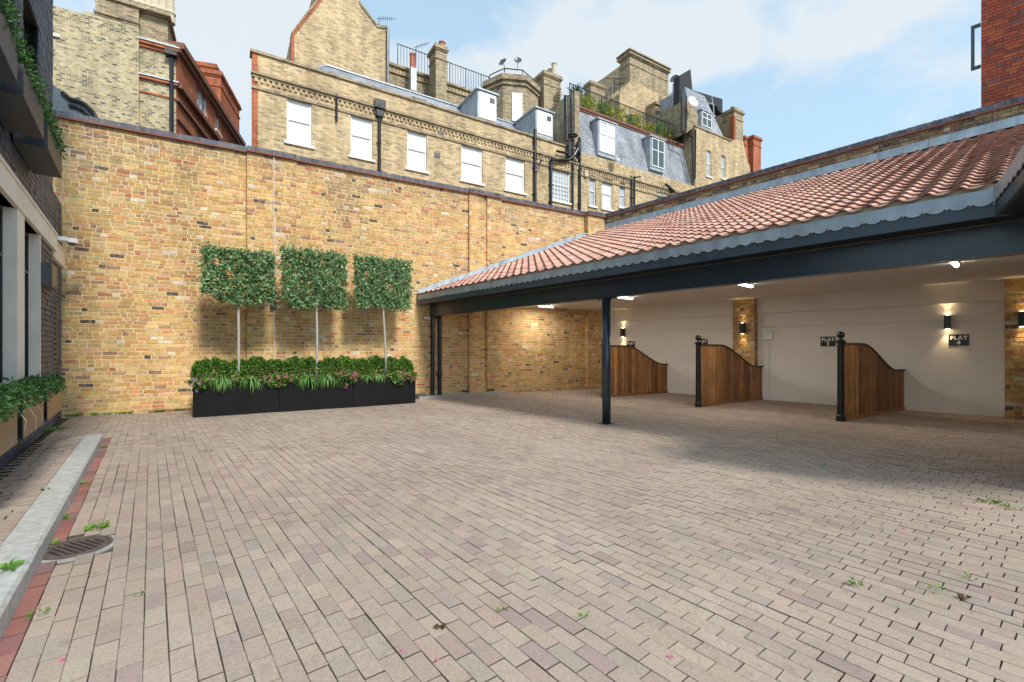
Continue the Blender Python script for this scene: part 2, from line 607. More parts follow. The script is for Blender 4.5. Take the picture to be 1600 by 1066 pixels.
# ------------------------------------------------------------------ pieces (bricks, pavers)
def piece(mb, O, U, V, N, u0, u1, v0, v1, h, back, tint, bev=0.0, jit=0.0, R=RN, side_tone=1.0):
    """a block whose front face lies at O + u*U + v*V + h*N"""
    def P(u, v, w):
        return O + U * u + V * v + N * w
    j = [(R.uniform(-jit, jit), R.uniform(-jit, jit)) for _ in range(4)]
    cs = [(u0 + j[0][0], v0 + j[0][1]), (u1 + j[1][0], v0 + j[1][1]), (u1 + j[2][0], v1 + j[2][1]), (u0 + j[3][0], v1 + j[3][1])]
    cu, cv = (u0 + u1) / 2, (v0 + v1) / 2
    tl = [R.uniform(-jit, jit) * 0.5 for _ in range(4)]
    i = len(mb.v)
    if bev > 0:
        for k, (a, b) in enumerate(cs):
            mb.v.append(tuple(P(a + (bev if a < cu else -bev), b + (bev if b < cv else -bev), h + tl[k])))
        for k, (a, b) in enumerate(cs):
            mb.v.append(tuple(P(a, b, h - bev + tl[k])))
        for a, b in cs:
            mb.v.append(tuple(P(a, b, back)))
        mb.f.append((i, i + 1, i + 2, i + 3))
        for k in range(4):
            k2 = (k + 1) % 4
            mb.f.append((i + 4 + k, i + 4 + k2, i + k2, i + k))
            mb.f.append((i + 8 + k, i + 8 + k2, i + 4 + k2, i + 4 + k))
        td = tuple(c_ * side_tone for c_ in tint)
        te = tuple(c_ * (0.55 + 0.45 * side_tone) for c_ in tint)  # sides and bevels coloured darker than the top so joints read dark
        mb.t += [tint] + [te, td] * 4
    else:
        for k, (a, b) in enumerate(cs):
            mb.v.append(tuple(P(a, b, h + tl[k])))
        for a, b in cs:
            mb.v.append(tuple(P(a, b, back)))
        mb.f.append((i, i + 1, i + 2, i + 3))
        for k in range(4):
            k2 = (k + 1) % 4
            mb.f.append((i + 4 + k, i + 4 + k2, i + k2, i + k))
        td = tuple(c_ * side_tone for c_ in tint)
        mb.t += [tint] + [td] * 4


def build_pieces(specs, name, restname, mat, parent, nmax=300, skip=None):
    """specs: list of (centre, size, args for piece). The largest in view become objects, the rest one mesh."""
    sc = []
    for k, (c, size, args) in enumerate(specs):
        q = project(c)
        ok = q is not None and 4 < q[0] < 1596 and 4 < q[1] < 1062 and not (skip and skip(q))
        d2 = (c.x ** 2 + c.y ** 2 + (c.z - EYE) ** 2)
        sc.append((size / d2 if ok else -1, k))
    sc.sort(reverse=True)
    own = set(k for s_, k in sc[:nmax] if s_ > 0)
    rest = MB()
    for k, (c, size, args) in enumerate(specs):
        if k in own:
            mb = MB()
            piece(mb, *args[0], **args[1])
            mb.build(name, mat, parent, at=c)
        else:
            piece(rest, *args[0], **args[1])
    if rest.v:
        stuff(rest.build(restname, mat, parent))


def jitcol(c, s=0.08, R=RN):
    k = R.uniform(1 - s * 1.4, 1 + s * 1.4)
    return tuple(max(0.003, x * k * R.uniform(1 - s * 0.5, 1 + s * 0.5)) for x in c)


def pick(pal, R=RN):
    r = R.random() * sum(w for w, c in pal)
    for w, c in pal:
        r -= w
        if r <= 0:
            return c
    return pal[-1][1]


STOCK = [(34, (0.60, 0.375, 0.135)), (22, (0.65, 0.44, 0.19)), (16, (0.54, 0.315, 0.115)), (10, (0.62, 0.30, 0.125)), (8, (0.67, 0.40, 0.22)),
         (6, (0.45, 0.27, 0.13)), (3, (0.48, 0.17, 0.09)), (3, (0.33, 0.18, 0.14)), (1.8, (0.085, 0.07, 0.055)), (2.6, (0.72, 0.63, 0.49)), (4, (0.48, 0.38, 0.17))]
DARKS = [(1, (0.056, 0.076, 0.125))]
REDB = [(6, (0.36, 0.085, 0.045)), (3, (0.42, 0.11, 0.05)), (2, (0.27, 0.07, 0.05)), (1, (0.22, 0.10, 0.09))]
ENG = [(5, (0.10, 0.105, 0.135)), (3, (0.13, 0.14, 0.17)), (2, (0.075, 0.075, 0.09)), (1, (0.14, 0.11, 0.12))]
PAV = [(34, (0.382, 0.306, 0.248)), (16, (0.365, 0.292, 0.238)), (10, (0.395, 0.320, 0.258)), (7, (0.348, 0.272, 0.228)), (4, (0.325, 0.248, 0.218)), (5, (0.340, 0.284, 0.240))]


def brick_specs(F, spans, z0, z1, course, stretch, pal, h, back=-0.02, joint=0.010, jit=0.0025, bev=0.0, dark_z=None, R=RN, hole=None, flem=0.5, proud=0.004, cuts=None):
    """spans: list of (u0, u1, offset). hole(u,z)->True removes"""
    out = []
    V = Vector((0, 0, 1))
    U = Vector((F.D.x, F.D.y, 0))
    N = Vector((F.N.x, F.N.y, 0))
    nz = int(round((z1 - z0) / course))
    ch = (z1 - z0) / nz
    for (u0, u1, off) in spans:
        O = Vector((F.P.x, F.P.y, 0)) + N * off
        for r in range(nz):
            za, zb = z0 + r * ch + joint / 2, z0 + (r + 1) * ch - joint / 2
            segs = [(u0, u1)]
            for (ca_, cb_) in (cuts((za + zb) / 2) if cuts else ()):
                segs = [q_ for (x_, y_) in segs for q_ in ((x_, min(y_, ca_)), (max(x_, cb_), y_)) if q_[1] - q_[0] > 0.01]
            u = u0
            first = True
            sidx = 0
            u, u1_ = segs[0] if segs else (u1, u1)
            while segs:
                if u >= u1_ - 0.01:
                    sidx += 1
                    if sidx >= len(segs):
                        break
                    u, u1_ = segs[sidx]
                    first = True
                L_ = stretch if R.random() > flem else stretch / 2
                L_ *= R.uniform(0.93, 1.05)
                if first:
                    L_ *= R.choice([0.5, 1.0, 0.75])
                    first = False
                e = min(u + L_, u1_)
                if u1_ - e < 0.05:
                    e = u1_
                cu, cz = (u + e) / 2, (za + zb) / 2
                if not (hole and hole(cu, cz)) and e - u > 0.03:
                    c = jitcol(pick(pal, R), 0.1, R)
                    if dark_z:
                        st = dark_z - 0.85 * max(0.0, math.sin(cu * 1.9 + 0.6) * math.sin(cu * 0.71 + 1.2) + 0.25 * math.sin(cu * 6.1))
                        if cz > st:
                            k = min(1, (cz - st) / 0.5) * R.uniform(0.15, 1.0)
                            c = tuple(a * (1 - 0.5 * k) + 0.07 * k for a in c)
                        if cz < 0.5 and R.random() < 0.5:
                            k = (0.5 - cz) / 0.5 * R.uniform(0.1, 0.6)
                            c = tuple(a * (1 - 0.5 * k) + 0.05 * k * m_ for a, m_ in zip(c, (0.8, 1.0, 0.6)))
                    hh = h + R.uniform(-proud, proud)
                    cen = O + U * cu + V * cz + N * hh
                    size = (e - u) * (zb - za)
                    ja = joint / 2 if True else 0
                    eu0, eu1 = (u + ja if u > u0 else u), (e - ja if e < u1 else e)
                    out.append((cen, size, ((O, U, V, N, eu0, eu1, za, zb, hh, back, c), dict(bev=bev, jit=jit, R=R))))
                u = e
    return out


# ================================================================== GROUND
gm = MB()
gm.quad((-400, -400, -0.06), (400, -400, -0.06), (400, 400, -0.06), (-400, 400, -0.06))
struct(gm.build('ground', 'ground'))

# plan of the walls
B0 = Vector((-9.05, 9.23))
BD = Vector((0.8673, 0.4977))
BACK = Plane(B0, BD, (0, -1))                    # boundary wall across the back
COR = Vector((3.15, 16.23))
RIGHT = Plane((3.2, 16.25), (0.6836, -0.7298), (-1, -1))    # wall behind the carport
AD = Vector((-0.6316, 0.7753))
FOOT = Vector((-0.8955, -0.7295))
LEFT = Plane(FOOT, AD, (1, 0))                   # dark painted building
uB_corner = BACK.u(938)

# ---- paving -------------------------------------------------------
pav = bpy.data.objects.new('courtyard_paving', None)
C.objects.link(pav)
pav['kind'] = 'structure'
bed = MB()
bed.poly([(-9.8, 8.6, -0.014), (-7, -6, -0.014), (14, -6, -0.014), (14, 5, -0.014), (3.4, 16.6, -0.014)])
struct(bed.build('paving_joints', 'joint', pav))

PD = Vector((-0.6221, 0.7829, 0))
PN = Vector((0.7829, 0.6221, 0))
KL = Plane((-6.04, 6.71), (0.622, -0.783), (1, 1))    # kerb face line
PIT, PLEN, JT = 0.0885, 0.186, 0.0022
kerb_c = Vector((KL.P.x, KL.P.y, 0)).dot(PN)
GRATE = gpt(120.5, 855)


def on_paving(p):
    q = Vector((p.x, p.y))
    if (q - BACK.P).dot(BACK.N) < 0.01:
        return False
    if (q - RIGHT.P).dot(RIGHT.N) < 0.01 and p.x > 3:
        return False
    if p.y < 0.6 or p.x > 12.5:
        return False
    if (q - LEFT.P).dot(LEFT.N) < 0.03:
        return False
    return True


def raised(p):
    q = Vector((p.x, p.y))
    return (q - KL.P).dot(Vector((PN.x, PN.y))) < 0.0 and (q - KL.P).dot(Vector((PD.x, PD.y))) < 0.02


def hnoise(x, y):
    return 0.004 * math.sin(0.9 * x + 1.3 * y) + 0.003 * math.sin(2.1 * x - 1.7 * y + 1) + 0.002 * math.sin(4.2 * x + 3.1 * y)


specs = []
RP = random.Random(5)
nrow0 = int(-4 / PIT)
for r in range(-60, 190):
    c0 = kerb_c + r * PIT
    off = (r % 2) * 0.5 + RP.uniform(-0.13, 0.13) + 0.18 * math.sin(r * 0.37)
    wob = RP.uniform(0, 6)
    for k in range(-110, 110):
        a0 = (k + off) * PLEN
        cc = PN * (c0 + PIT / 2) + PD * (a0 + PLEN / 2)
        if not on_paving(cc):
            continue
        if raised(cc) or r < -1 and raised(cc + PN * 0.1):
            continue
        if (Vector((cc.x, cc.y)) - Vector((GRATE.x, GRATE.y))).length < 0.21:
            continue
        q = project(cc)
        if q is None or q[0] < -150 or q[0] > 1800 or q[1] > 1300:
            continue
        col = tuple(c_ * RP.uniform(0.985, 1.015) for c_ in jitcol(pick(PAV, RP), 0.03, RP))
        if r == 0 and (cc - Vector((KL.P.x, KL.P.y, 0))).dot(PD) < 0.3:
            col = jitcol(RP.choice([(0.27, 0.12, 0.10), (0.23, 0.115, 0.105), (0.30, 0.15, 0.12), (0.25, 0.15, 0.14)]), 0.1, RP)
        z = hnoise(cc.x, cc.y) + RP.uniform(-0.0018, 0.0018)
        w = 0.0015 * math.sin(wob + a0 * 2.2)
        near = cc.length < 7
        specs.append((Vector((cc.x, cc.y, z)), PIT * PLEN,
                      ((Vector((0, 0, 0)), PD, -PN if False else PN, Vector((0, 0, 1)), a0 + 0.0023 + RP.uniform(-.001, .001), a0 + PLEN - 0.0023,
                        c0 + JT / 2 + w, c0 + PIT - JT / 2 + w, z, -0.05, col), dict(bev=0.0020 if near else 0.0, jit=0.0013, R=RP, side_tone=0.26))))


def fixwind(mb):
    return mb


# PD x PN points down, so use (PN, PD) order for upward normals
specs2 = []
for c, size, (a, k) in specs:
    O_, U_, V_, N_, u0, u1, v0, v1, h_, bk, col = a
    specs2.append((c, size, ((O_, V_, U_, N_, v0, v1, u0, u1, h_, bk, col), k)))
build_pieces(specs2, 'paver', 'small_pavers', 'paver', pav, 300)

# raised pavement by the dark building
side = bpy.data.objects.new('side_pavement', None)
C.objects.link(side)
side['kind'] = 'structure'
end_a = (Vector((KL.P.x, KL.P.y, 0))).dot(PD)
kv = Vector((PN.x, PN.y))


def kp(along, across, z):
    """along = distance towards the camera from the kerb's far end, across = to the right of the kerb face"""
    p = Vector((KL.P.x, KL.P.y)) - Vector((PD.x, PD.y)) * along + kv * across
    return Vector((p.x, p.y, z))


sb = MB()
sb.hexa([kp(6.3, -0.19, -0.04), kp(0.15, -0.19, -0.04), kp(0.15, -1.75, -0.04), kp(6.3, -1.75, -0.04),
         kp(6.3, -0.19, 0.086), kp(0.15, -0.19, 0.086), kp(0.15, -1.75, 0.086), kp(6.3, -1.75, 0.086)])
struct(sb.build('pavement_bed', 'joint', side))
specs = []
O3 = Vector((0, 0, 0))
for r in range(0, 70):
    a0 = end_a - 0.16 - (r + 1) * PIT
    for k in range(-1, 10):
        off = (r % 2) * 0.5 + RP.uniform(-0.05, 0.05)
        b1 = kerb_c - 0.195 - (k + off) * PLEN
        b0 = b1 - PLEN
        b1 = min(b1, kerb_c - 0.195)
        if b1 - b0 < 0.03:
            continue
        cc = PN * ((b0 + b1) / 2) + PD * (a0 + PIT / 2)
        q = Vector((cc.x, cc.y))
        if (q - LEFT.P).dot(LEFT.N) < 0.06 or cc.y < 0.8:
            continue
        col = jitcol(pick(PAV, RP), 0.07, RP)
        specs.append((Vector((cc.x, cc.y, 0.10)), PIT * PLEN, ((O3, PN, PD, Vector((0, 0, 1)), b0 + JT / 2, b1 - JT / 2, a0 + JT / 2, a0 + PIT - JT / 2,
                                                              0.1 + RP.uniform(-.002, .002), 0.06, col), dict(bev=0.0022, jit=0.0012, R=RP, side_tone=0.2))))
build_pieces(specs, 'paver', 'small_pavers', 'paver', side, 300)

# granite kerb, stones end to end
kerb = bpy.data.objects.new('kerb', None)
C.objects.link(kerb)
kerb['kind'] = 'structure'
a = 0.0
while a < 6.3:
    L_ = 0.9
    e = min(a + L_ - 0.006, 6.3)
    mb = MB()
    b_ = 0.012
    w0, w1 = -0.19, 0.0
    zt = 0.115
    prof = [(w0, -0.04), (w1 + 0.012, -0.04), (w1 + 0.004, zt - 0.02), (w1 - 0.014, zt), (w0 + 0.006, zt), (w0, zt - 0.006)]
    nseg = 6
    rings = []
    for q in range(nseg + 1):
        t = a + (e - a) * q / nseg
        jj = [(RP.uniform(-.002, .002), RP.uniform(-.0015, .0015)) for _ in prof]
        rings.append([kp(t, x + jj[i][0], z + jj[i][1]) for i, (x, z) in enumerate(prof)])
    n = len(prof)
    for q in range(nseg):
        for i in range(n):
            i2 = (i + 1) % n
            mb.quad(rings[q][i], rings[q + 1][i], rings[q + 1][i2], rings[q][i2])
    mb.poly(rings[0][::-1])
    mb.poly(rings[-1])
    mb.build('kerb_stone', 'granite', kerb)
    a += L_
mb = MB()   # return of the kerb at its far end, dropping to the courtyard
mb.hexa([kp(0.0, -0.75, -0.02), kp(0.15, -0.75, -0.02), kp(0.15, -0.195, -0.02), kp(0.0, -0.195, -0.02),
         kp(0.0, -0.75, 0.02), kp(0.15, -0.75, 0.06), kp(0.15, -0.195, 0.112), kp(0.0, -0.195, 0.108)])
mb.build('kerb_stone', 'granite', kerb)

# drain grate
gr = thing('drain_grate', 'round cast iron drain grate set in the paving beside the granite kerb', 'drain grate', (GRATE.x, GRATE.y, 0.0))
mb = MB()
seg = 40
R0, R1 = 0.183, 0.150


def ring(mb, c, ri, ro, z0, z1, seg=40):
    for k in range(seg):
        t0, t1 = 2 * math.pi * k / seg, 2 * math.pi * (k + 1) / seg
        p = lambda r, t, z: (c[0] + r * math.cos(t), c[1] + r * math.sin(t), z)
        mb.quad(p(ri, t0, z1), p(ro, t0, z1), p(ro, t1, z1), p(ri, t1, z1))
        mb.quad(p(ro, t0, z0), p(ro, t1, z0), p(ro, t1, z1), p(ro, t0, z1))
        mb.quad(p(ri, t1, z0), p(ri, t0, z0), p(ri, t0, z1), p(ri, t1, z1))


gc = (GRATE.x, GRATE.y)
ring(mb, gc, 0.166, 0.186, -0.04, 0.006)
mb.build('rim', 'iron', gr)
mb = MB()
ring(mb, gc, 0.142, 0.161, -0.02, 0.004)
mb.build('cover_ring', 'iron', gr)
gd = Vector((0.925, -0.38, 0)).normalized()
gn = Vector((-gd.y, gd.x, 0))
cb = Vector((GRATE.x, GRATE.y, 0))
for k in range(-4, 5):
    y = k * 0.0335 + 0.0
    if abs(y) > 0.14:
        continue
    hl = math.sqrt(max(0, 0.145 ** 2 - y * y))
    mb = MB()
    a_ = cb + gn * (y - 0.0065)
    b_ = cb + gn * (y + 0.0065)
    pts = [a_ - gd * hl, a_ + gd * hl, b_ + gd * hl, b_ - gd * hl]
    mb.hexa([Vector((p.x, p.y, -0.02)) for p in pts] + [Vector((p.x, p.y, 0.003)) for p in pts])
    mb.build('grate_bar', 'iron', gr)
mb = MB()
mb.poly([(GRATE.x + 0.17 * math.cos(t * math.pi / 12), GRATE.y + 0.17 * math.sin(t * math.pi / 12), -0.009) for t in range(24)])
mb.build('gully_pit', 'void', gr)
mb = MB()
ring(mb, gc, 0.184, 0.225, -0.02, -0.004)
mb.build('bedding_mortar', 'concrete', gr)

# ================================================================== BACK WALL
ZL = 6.02        # underside of the creasing
CRS = 0.0826
bw = thing('boundary_wall', 'tall yellow stock brick boundary wall behind the black planters', 'wall', (B0.x, B0.y, 0))
uA0, uA1 = BACK.u(386, 0.10), BACK.u(463, 0.10)
uP0, uP1, uP2, uP3 = BACK.u(733, 0.1), BACK.u(756, 0.1), BACK.u(761, 0.1), BACK.u(783, 0.1)
uE = BACK.u(783, 0.0)
uC0 = BACK.u(919, 0.18)
uend = uB_corner + 0.05
spans = [(-3.2, uA0, 0.0), (uA0, uA1, 0.10), (uA1, uP0, 0.05), (uP0, uP1, 0.12), (uP1, uP2, 0.06), (uP2, uP3, 0.12), (uP3, uC0, 0.0), (uC0, uend, 0.18)]
core = MB()
for (u0, u1, o) in spans:
    BACK.box(core, u0 + (0.001 if o else 0), u1, -0.05, ZL, -0.33, o - 0.0065)
core.build('wall_core', 'mortar', bw)
specs = brick_specs(BACK, spans, 0.0, ZL, CRS, 0.243, STOCK, 0.0, back=-0.025, joint=0.017, jit=0.0048, dark_z=5.45, R=random.Random(21), proud=0.0035)
# pier returns seen from the front get header ends
RR = random.Random(3)
for (ue, o, sgn) in ((uA0, 0.10, -1), (uP0, 0.12, -1), (uC0, 0.18, -1)):
    nz = int(round(ZL / CRS))
    chh = ZL / nz
    Uv = Vector((BACK.N.x, BACK.N.y, 0))
    Nv = Vector((BACK.D.x, BACK.D.y, 0)) * sgn
    Oc = Vector((BACK.P.x, BACK.P.y, 0)) + Vector((BACK.D.x, BACK.D.y, 0)) * ue
    for r in range(nz):
        z0, z1 = r * chh + 0.005, (r + 1) * chh - 0.005
        specs.append((Oc + Uv * o / 2 + Vector((0, 0, z0)), 0.004, ((Oc, -Uv * sgn * -1 if False else Uv * -1, Vector((0, 0, 1)), Nv, -o + 0.002, -0.001, z0, z1, 0.001 + RR.uniform(0, .002), -0.02, jitcol(pick(STOCK), .1)), dict(jit=0.001))))
build_pieces(specs, 'brick', 'small_bricks', 'brick', bw, 300, skip=lambda q: q[1] > 645 or q[1] < 190)


def coping(parent, F, u0, u1, oF, z, depth=0.36, over=0.07, ends=True, nmax=300, z_at=None, seed=4):
    zf = z_at or (lambda u: z)
    R = random.Random(seed)
    mb = MB()
    n = max(1, int((u1 - u0) / 0.27))
    for lay in range(2):
        for k in range(n + 1):
            a0 = u0 + (k - 0.5 * lay) * (u1 - u0) / n
            a1 = a0 + (u1 - u0) / n - 0.004
            a0, a1 = max(a0, u0), min(a1, u1)
            if a1 - a0 < 0.02:
                continue
            zz0 = zf(a0) + lay * 0.021
            zz1 = zf(a1) + lay * 0.021
            o1 = oF + over - lay * 0.012 + R.uniform(-.004, .004)
            p = [F.pt(a0, zz0, o1), F.pt(a1, zz1, o1), F.pt(a1, zz1, -depth), F.pt(a0, zz0, -depth)]
            mb.hexa(p + [Vector((q.x, q.y, q.z + 0.019)) for q in p])
    mb.build('creasing_tiles', 'creasing', parent)
    out = []
    w = 0.083
    n = max(1, int(round((u1 - u0) / w)))
    w = (u1 - u0) / n
    U, N, V = Vector((F.D.x, F.D.y, 0)), Vector((F.N.x, F.N.y, 0)), Vector((0, 0, 1))
    bed = MB()
    for k in range(n):
        a0 = u0 + k * w
        zz = zf(a0) + 0.042
        hb = 0.108 + R.uniform(-.004, .004)
        O = Vector((F.P.x, F.P.y, 0))
        o1 = oF + 0.032 + R.uniform(-.003, .003)
        c = jitcol(pick(ENG, R), 0.14, R)
        cen = O + U * (a0 + w / 2) + N * o1 + V * (zz + hb / 2)
        out.append((a0 + 0.004, a0 + w - 0.004, zz, zz + hb, o1, c, cen))
    sc = sorted(range(n), key=lambda i: -1 / (out[i][6].length) if project(out[i][6]) and 0 < project(out[i][6])[0] < 1600 and project(out[i][6])[1] > 0 else 0)
    own = set(sc[:nmax])
    rest = MB()
    for i, (a0, a1, z0, z1, o1, c, cen) in enumerate(out):
        t = MB() if i in own else rest
        F.box(t, a0, a1, z0, z1, -depth + 0.03, o1, c)
        if i in own:
            t.build('coping_brick', 'brick_top', parent, at=cen)
    if rest.v:
        stuff(rest.build('far_coping_bricks', 'brick_top', parent))
    for (a0, a1) in ((u0, u1),):
        p = [F.pt(a0, zf(a0) + 0.04, oF + 0.02), F.pt(a1, zf(a1) + 0.04, oF + 0.02), F.pt(a1, zf(a1) + 0.04, -depth + .04), F.pt(a0, zf(a0) + 0.04, -depth + .04)]
        bed.hexa(p + [Vector((q.x, q.y, q.z + 0.09)) for q in p])
    bed.build('coping_mortar', 'mortar_grey', parent)


for i, (u0, u1, o) in enumerate([(-3.2, uA0 - 0.0, 0.0), (uA0, uA1, 0.10), (uA1, uP0, 0.05), (uP0, uP3, 0.12), (uP3, uC0, 0.0), (uC0, uend, 0.18)]):
    coping(bw, BACK, u0, u1, o, ZL, nmax=[80, 22, 70, 12, 40, 10][i], seed=40 + i)

# thin conduits down the wall
for px, r_, nm, lb in ((428, 0.012, 'conduit', 'thin pale cable conduit running down the brick pier behind the trees'),):
    u = BACK.u(px, 0.12)
    mb = MB()
    mb.tube([BACK.pt(u, 6.14, 0.118), BACK.pt(u, 0.4, 0.118)], r_, 6)
    o = mb.build(nm, 'cable')
    tag(o, lb, 'cable conduit')

# concrete strip at the foot of the wall by the downpipes
mb = MB()
pts = []
uk0, uk1 = BACK.u(652, 0.3), BACK.u(800, 0.25)
n = 12
for i in range(n + 1):
    t = i / n
    u = uk0 + (uk1 - uk0) * t
    w = 0.46 * (1 - max(0, (t - 0.55) / 0.45) ** 2.2) + 0.03
    pts.append((u, w))
for i in range(n):
    (ua, wa), (ub, wb) = pts[i], pts[i + 1]
    p = [BACK.pt(ua, 0.0, wa), BACK.pt(ub, 0.0, wb), BACK.pt(ub, 0.0, 0.0), BACK.pt(ua, 0.0, 0.0)]
    mb.hexa([Vector((q.x, q.y, -0.03)) for q in p] + [Vector((q.x, q.y, 0.07)) for q in p])
o = mb.build('concrete_kerb', 'concrete')
tag(o, 'low curved concrete kerb along the wall foot below the downpipes', 'kerb')
struct(o)

# ================================================================== RIGHT WALL (behind carport)
rw = thing('carport_rear_wall', 'long boundary wall with white painted bays under the tiled carport roof', 'wall', (3.2, 16.25, 0))
UW1 = 13.0
zr = lambda u: 6.04 + 0.017 * u
core = MB()
RIGHT.box(core, 0.02, UW1, -0.05, 5.9, -0.4, -0.014)
p = [RIGHT.pt(0.02, 5.9, -0.014), RIGHT.pt(UW1, 5.9, -0.014), RIGHT.pt(UW1, 5.9, -0.4), RIGHT.pt(0.02, 5.9, -0.4)]
core.hexa(p + [RIGHT.pt(0.02, zr(0.02), -0.014), RIGHT.pt(UW1, zr(UW1), -0.014), RIGHT.pt(UW1, zr(UW1), -0.4), RIGHT.pt(0.02, zr(0.02), -0.4)])
core.build('wall_core', 'mortar_grey', rw)
GRIM = [(5, (0.30, 0.22, 0.12)), (4, (0.20, 0.15, 0.09)), (3, (0.38, 0.29, 0.15)), (3, (0.10, 0.085, 0.07)), (2, (0.25, 0.12, 0.08)), (1, (0.42, 0.36, 0.26))]
specs = brick_specs(RIGHT, [(0.0, 11.6, 0.0)], 5.28, 6.27, CRS, 0.243, GRIM, 0.0, back=-0.03, joint=0.012, jit=0.003, R=random.Random(31), hole=lambda u, z: z > zr(u) - 0.035)
build_pieces(specs, 'brick', 'small_bricks', 'brick', rw, 200)
coping(rw, RIGHT, 0.12, 11.6, 0.0, 6.03, depth=0.42, nmax=130, z_at=lambda u: zr(u) - 0.02, seed=77)

# white render: recessed lower panels and the proud upper band
pier2 = (RIGHT.u(1145, 0.24), RIGHT.u(1179, 0.24))
uR1 = RIGHT.u(1570, 0.0)
ur0 = 0.16
mb = MB()
for (a0, a1) in ((ur0, pier2[0]), (pier2[1], uR1)):
    RIGHT.box(mb, a0, a1, -0.02, 2.335, -0.1, 0.012)
mb.build('white_panel', 'render', rw)
mb = MB()
for (a0, a1) in ((ur0, pier2[0]), (pier2[1], uR1)):
    RIGHT.box(mb, a0, a1, 2.337, 2.76, -0.1, 0.085)
mb.build('white_upper_band', 'render', rw)
WARM = [(5, (0.46, 0.29, 0.12)), (4, (0.40, 0.22, 0.10)), (3, (0.50, 0.36, 0.18)), (2, (0.30, 0.14, 0.09)), (1, (0.12, 0.09, 0.08)), (1, (0.55, 0.5, 0.4))]
core = MB()
RIGHT.box(core, pier2[0] + .012, pier2[1] - .012, -0.02, 2.76, -0.1, 0.228)
RIGHT.box(core, uR1 + 0.012, uR1 + 0.9, -0.02, 2.76, -0.1, 0.238)
core.build('pier_core', 'mortar', rw)
specs = brick_specs(RIGHT, [(pier2[0], pier2[1], 0.24), (uR1, uR1 + 0.9, 0.25)], 0.0, 2.76, CRS, 0.243, WARM, 0.0, back=-0.03, joint=0.011, jit=0.003, R=random.Random(32))
# side of the piers facing the camera
for (ue, o, sgn) in ((pier2[1], 0.24, 1), (uR1, 0.25, -1)):
    nz = int(round(2.76 / CRS))
    chh = 2.76 / nz
    Nv = Vector((RIGHT.D.x, RIGHT.D.y, 0)) * sgn
    Uv = Vector((RIGHT.N.x, RIGHT.N.y, 0))
    Oc = Vector((RIGHT.P.x, RIGHT.P.y, 0)) + Vector((RIGHT.D.x, RIGHT.D.y, 0)) * ue
    Ux = Vector((0, 0, 1)).cross(Nv) * 1.0
    s1 = Ux.dot(Uv)
    for r in range(nz):
        z0, z1 = r * chh + 0.005, (r + 1) * chh - 0.005
        a0, a1 = (0.0, o * 1.0 - 0.004) if s1 > 0 else (-o + 0.004, 0.0)
        specs.append((Oc + Uv * o / 2 + Vector((0, 0, z0)), 0.012, ((Oc, Ux, Vector((0, 0, 1)), Nv, a0, a1, z0, z1, 0.002, -0.02, jitcol(pick(WARM), .1)), dict(jit=0.001))))
build_pieces(specs, 'brick', 'small_bricks', 'brick', rw, 150)
mb = MB()   # cable clipped along the wall
pa = []
for i in range(60):
    t = i / 59
    u = ur0 + 0.1 + (uR1 - ur0 - 0.15) * t
    pa.append(RIGHT.pt(u, 1.965 + 0.006 * math.sin(i * 1.3) + (0.0 if t < 0.95 else (t - 0.95) * 4 * 0.9), 0.02))
mb.tube(pa, 0.006, 5)
mb.build('wall_cable', 'cable', rw)

# ================================================================== CARPORT
cp = thing('carport', 'open fronted carport with pantile roof, lead edging and dark blue steel beam', 'carport', (1.664, 8.275, 0))
ED = Vector((0.651, -0.759)).normalized()
EU = Vector((0.759, 0.651)).normalized()
E0 = Vector((1.398, 8.047))
EAVE = Plane(E0, ED, (-1, -1))
BEAM = Plane((1.664, 8.275), ED, (-1, -1))
TAN = 0.402
TC = 4.906                       # eave corner
TL = -6.18                       # eave at the back wall
ZE = 2.905
ED2 = Vector((-0.631, -0.776)).normalized()
CORN = E0 + ED * TC
EAVE2 = Plane(CORN, ED2, (-1, 1))
# beam: I section
mb = MB()
BEAM.box(mb, -6.15, 9.2, 2.30, 2.322, -0.17, 0.0)
BEAM.box(mb, -6.15, 9.2, 2.598, 2.618, -0.17, 0.0)
BEAM.box(mb, -6.15, 9.2, 2.322, 2.598, -0.045, -0.03 + 0.022)
mb.build('beam', 'steel', cp)
# column and head plate
mb = MB()
cpos = Vector((1.664, 8.275, 0)) + Vector((EU.x, EU.y, 0)) * 0.085
mb.lathe(cpos, [(0.0, 0.078), (2.285, 0.078)], 24)
mb.build('column', 'steel', cp, smooth=True)
mb = MB()
BEAM.box(mb, -0.17, 0.17, 2.285, 2.299, -0.17, 0.01)
for k in (-0.14, 0.14):
    mb.lathe(BEAM.pt(k, 2.255, -0.04), [(0, 0.012), (0.03, 0.012)], 6)
mb.build('head_plate', 'steel', cp)
mb = MB()
BEAM.box(mb, -0.1, 0.1, -0.01, 0.012, -0.19, 0.015)
mb.build('base_plate', 'steel', cp)
# dark soffit between fascia and beam, both wings
mb = MB()
pE = lambda t, s, z: Vector((E0.x + ED.x * t + EU.x * s, E0.y + ED.y * t + EU.y * s, z))
mb.poly([pE(TL, 0.02, 2.622), pE(TC, 0.02, 2.622), pE(TC + 1.0, 0.36, 2.622), pE(TL + .07, 0.36, 2.622)][::-1])
S2 = Vector((0.776, -0.631))
q = lambda u, s, z: Vector((CORN.x + ED2.x * u + S2.x * s, CORN.y + ED2.y * u + S2.y * s, z))
mb.poly([q(0, 0.02, 2.626), q(1.25, 0.02, 2.626), q(1.25, 0.9, 2.626), q(-0.4, 0.9, 2.626)])
mb.build('soffit', 'black', cp)
# second wing beam
mb = MB()
B2 = Plane(CORN + S2 * 0.9, ED2, (-1, 1))
B2.box(mb, -0.3, 1.25, 2.30, 2.618, -0.17, 0.0)
mb.build('beam', 'steel', cp)
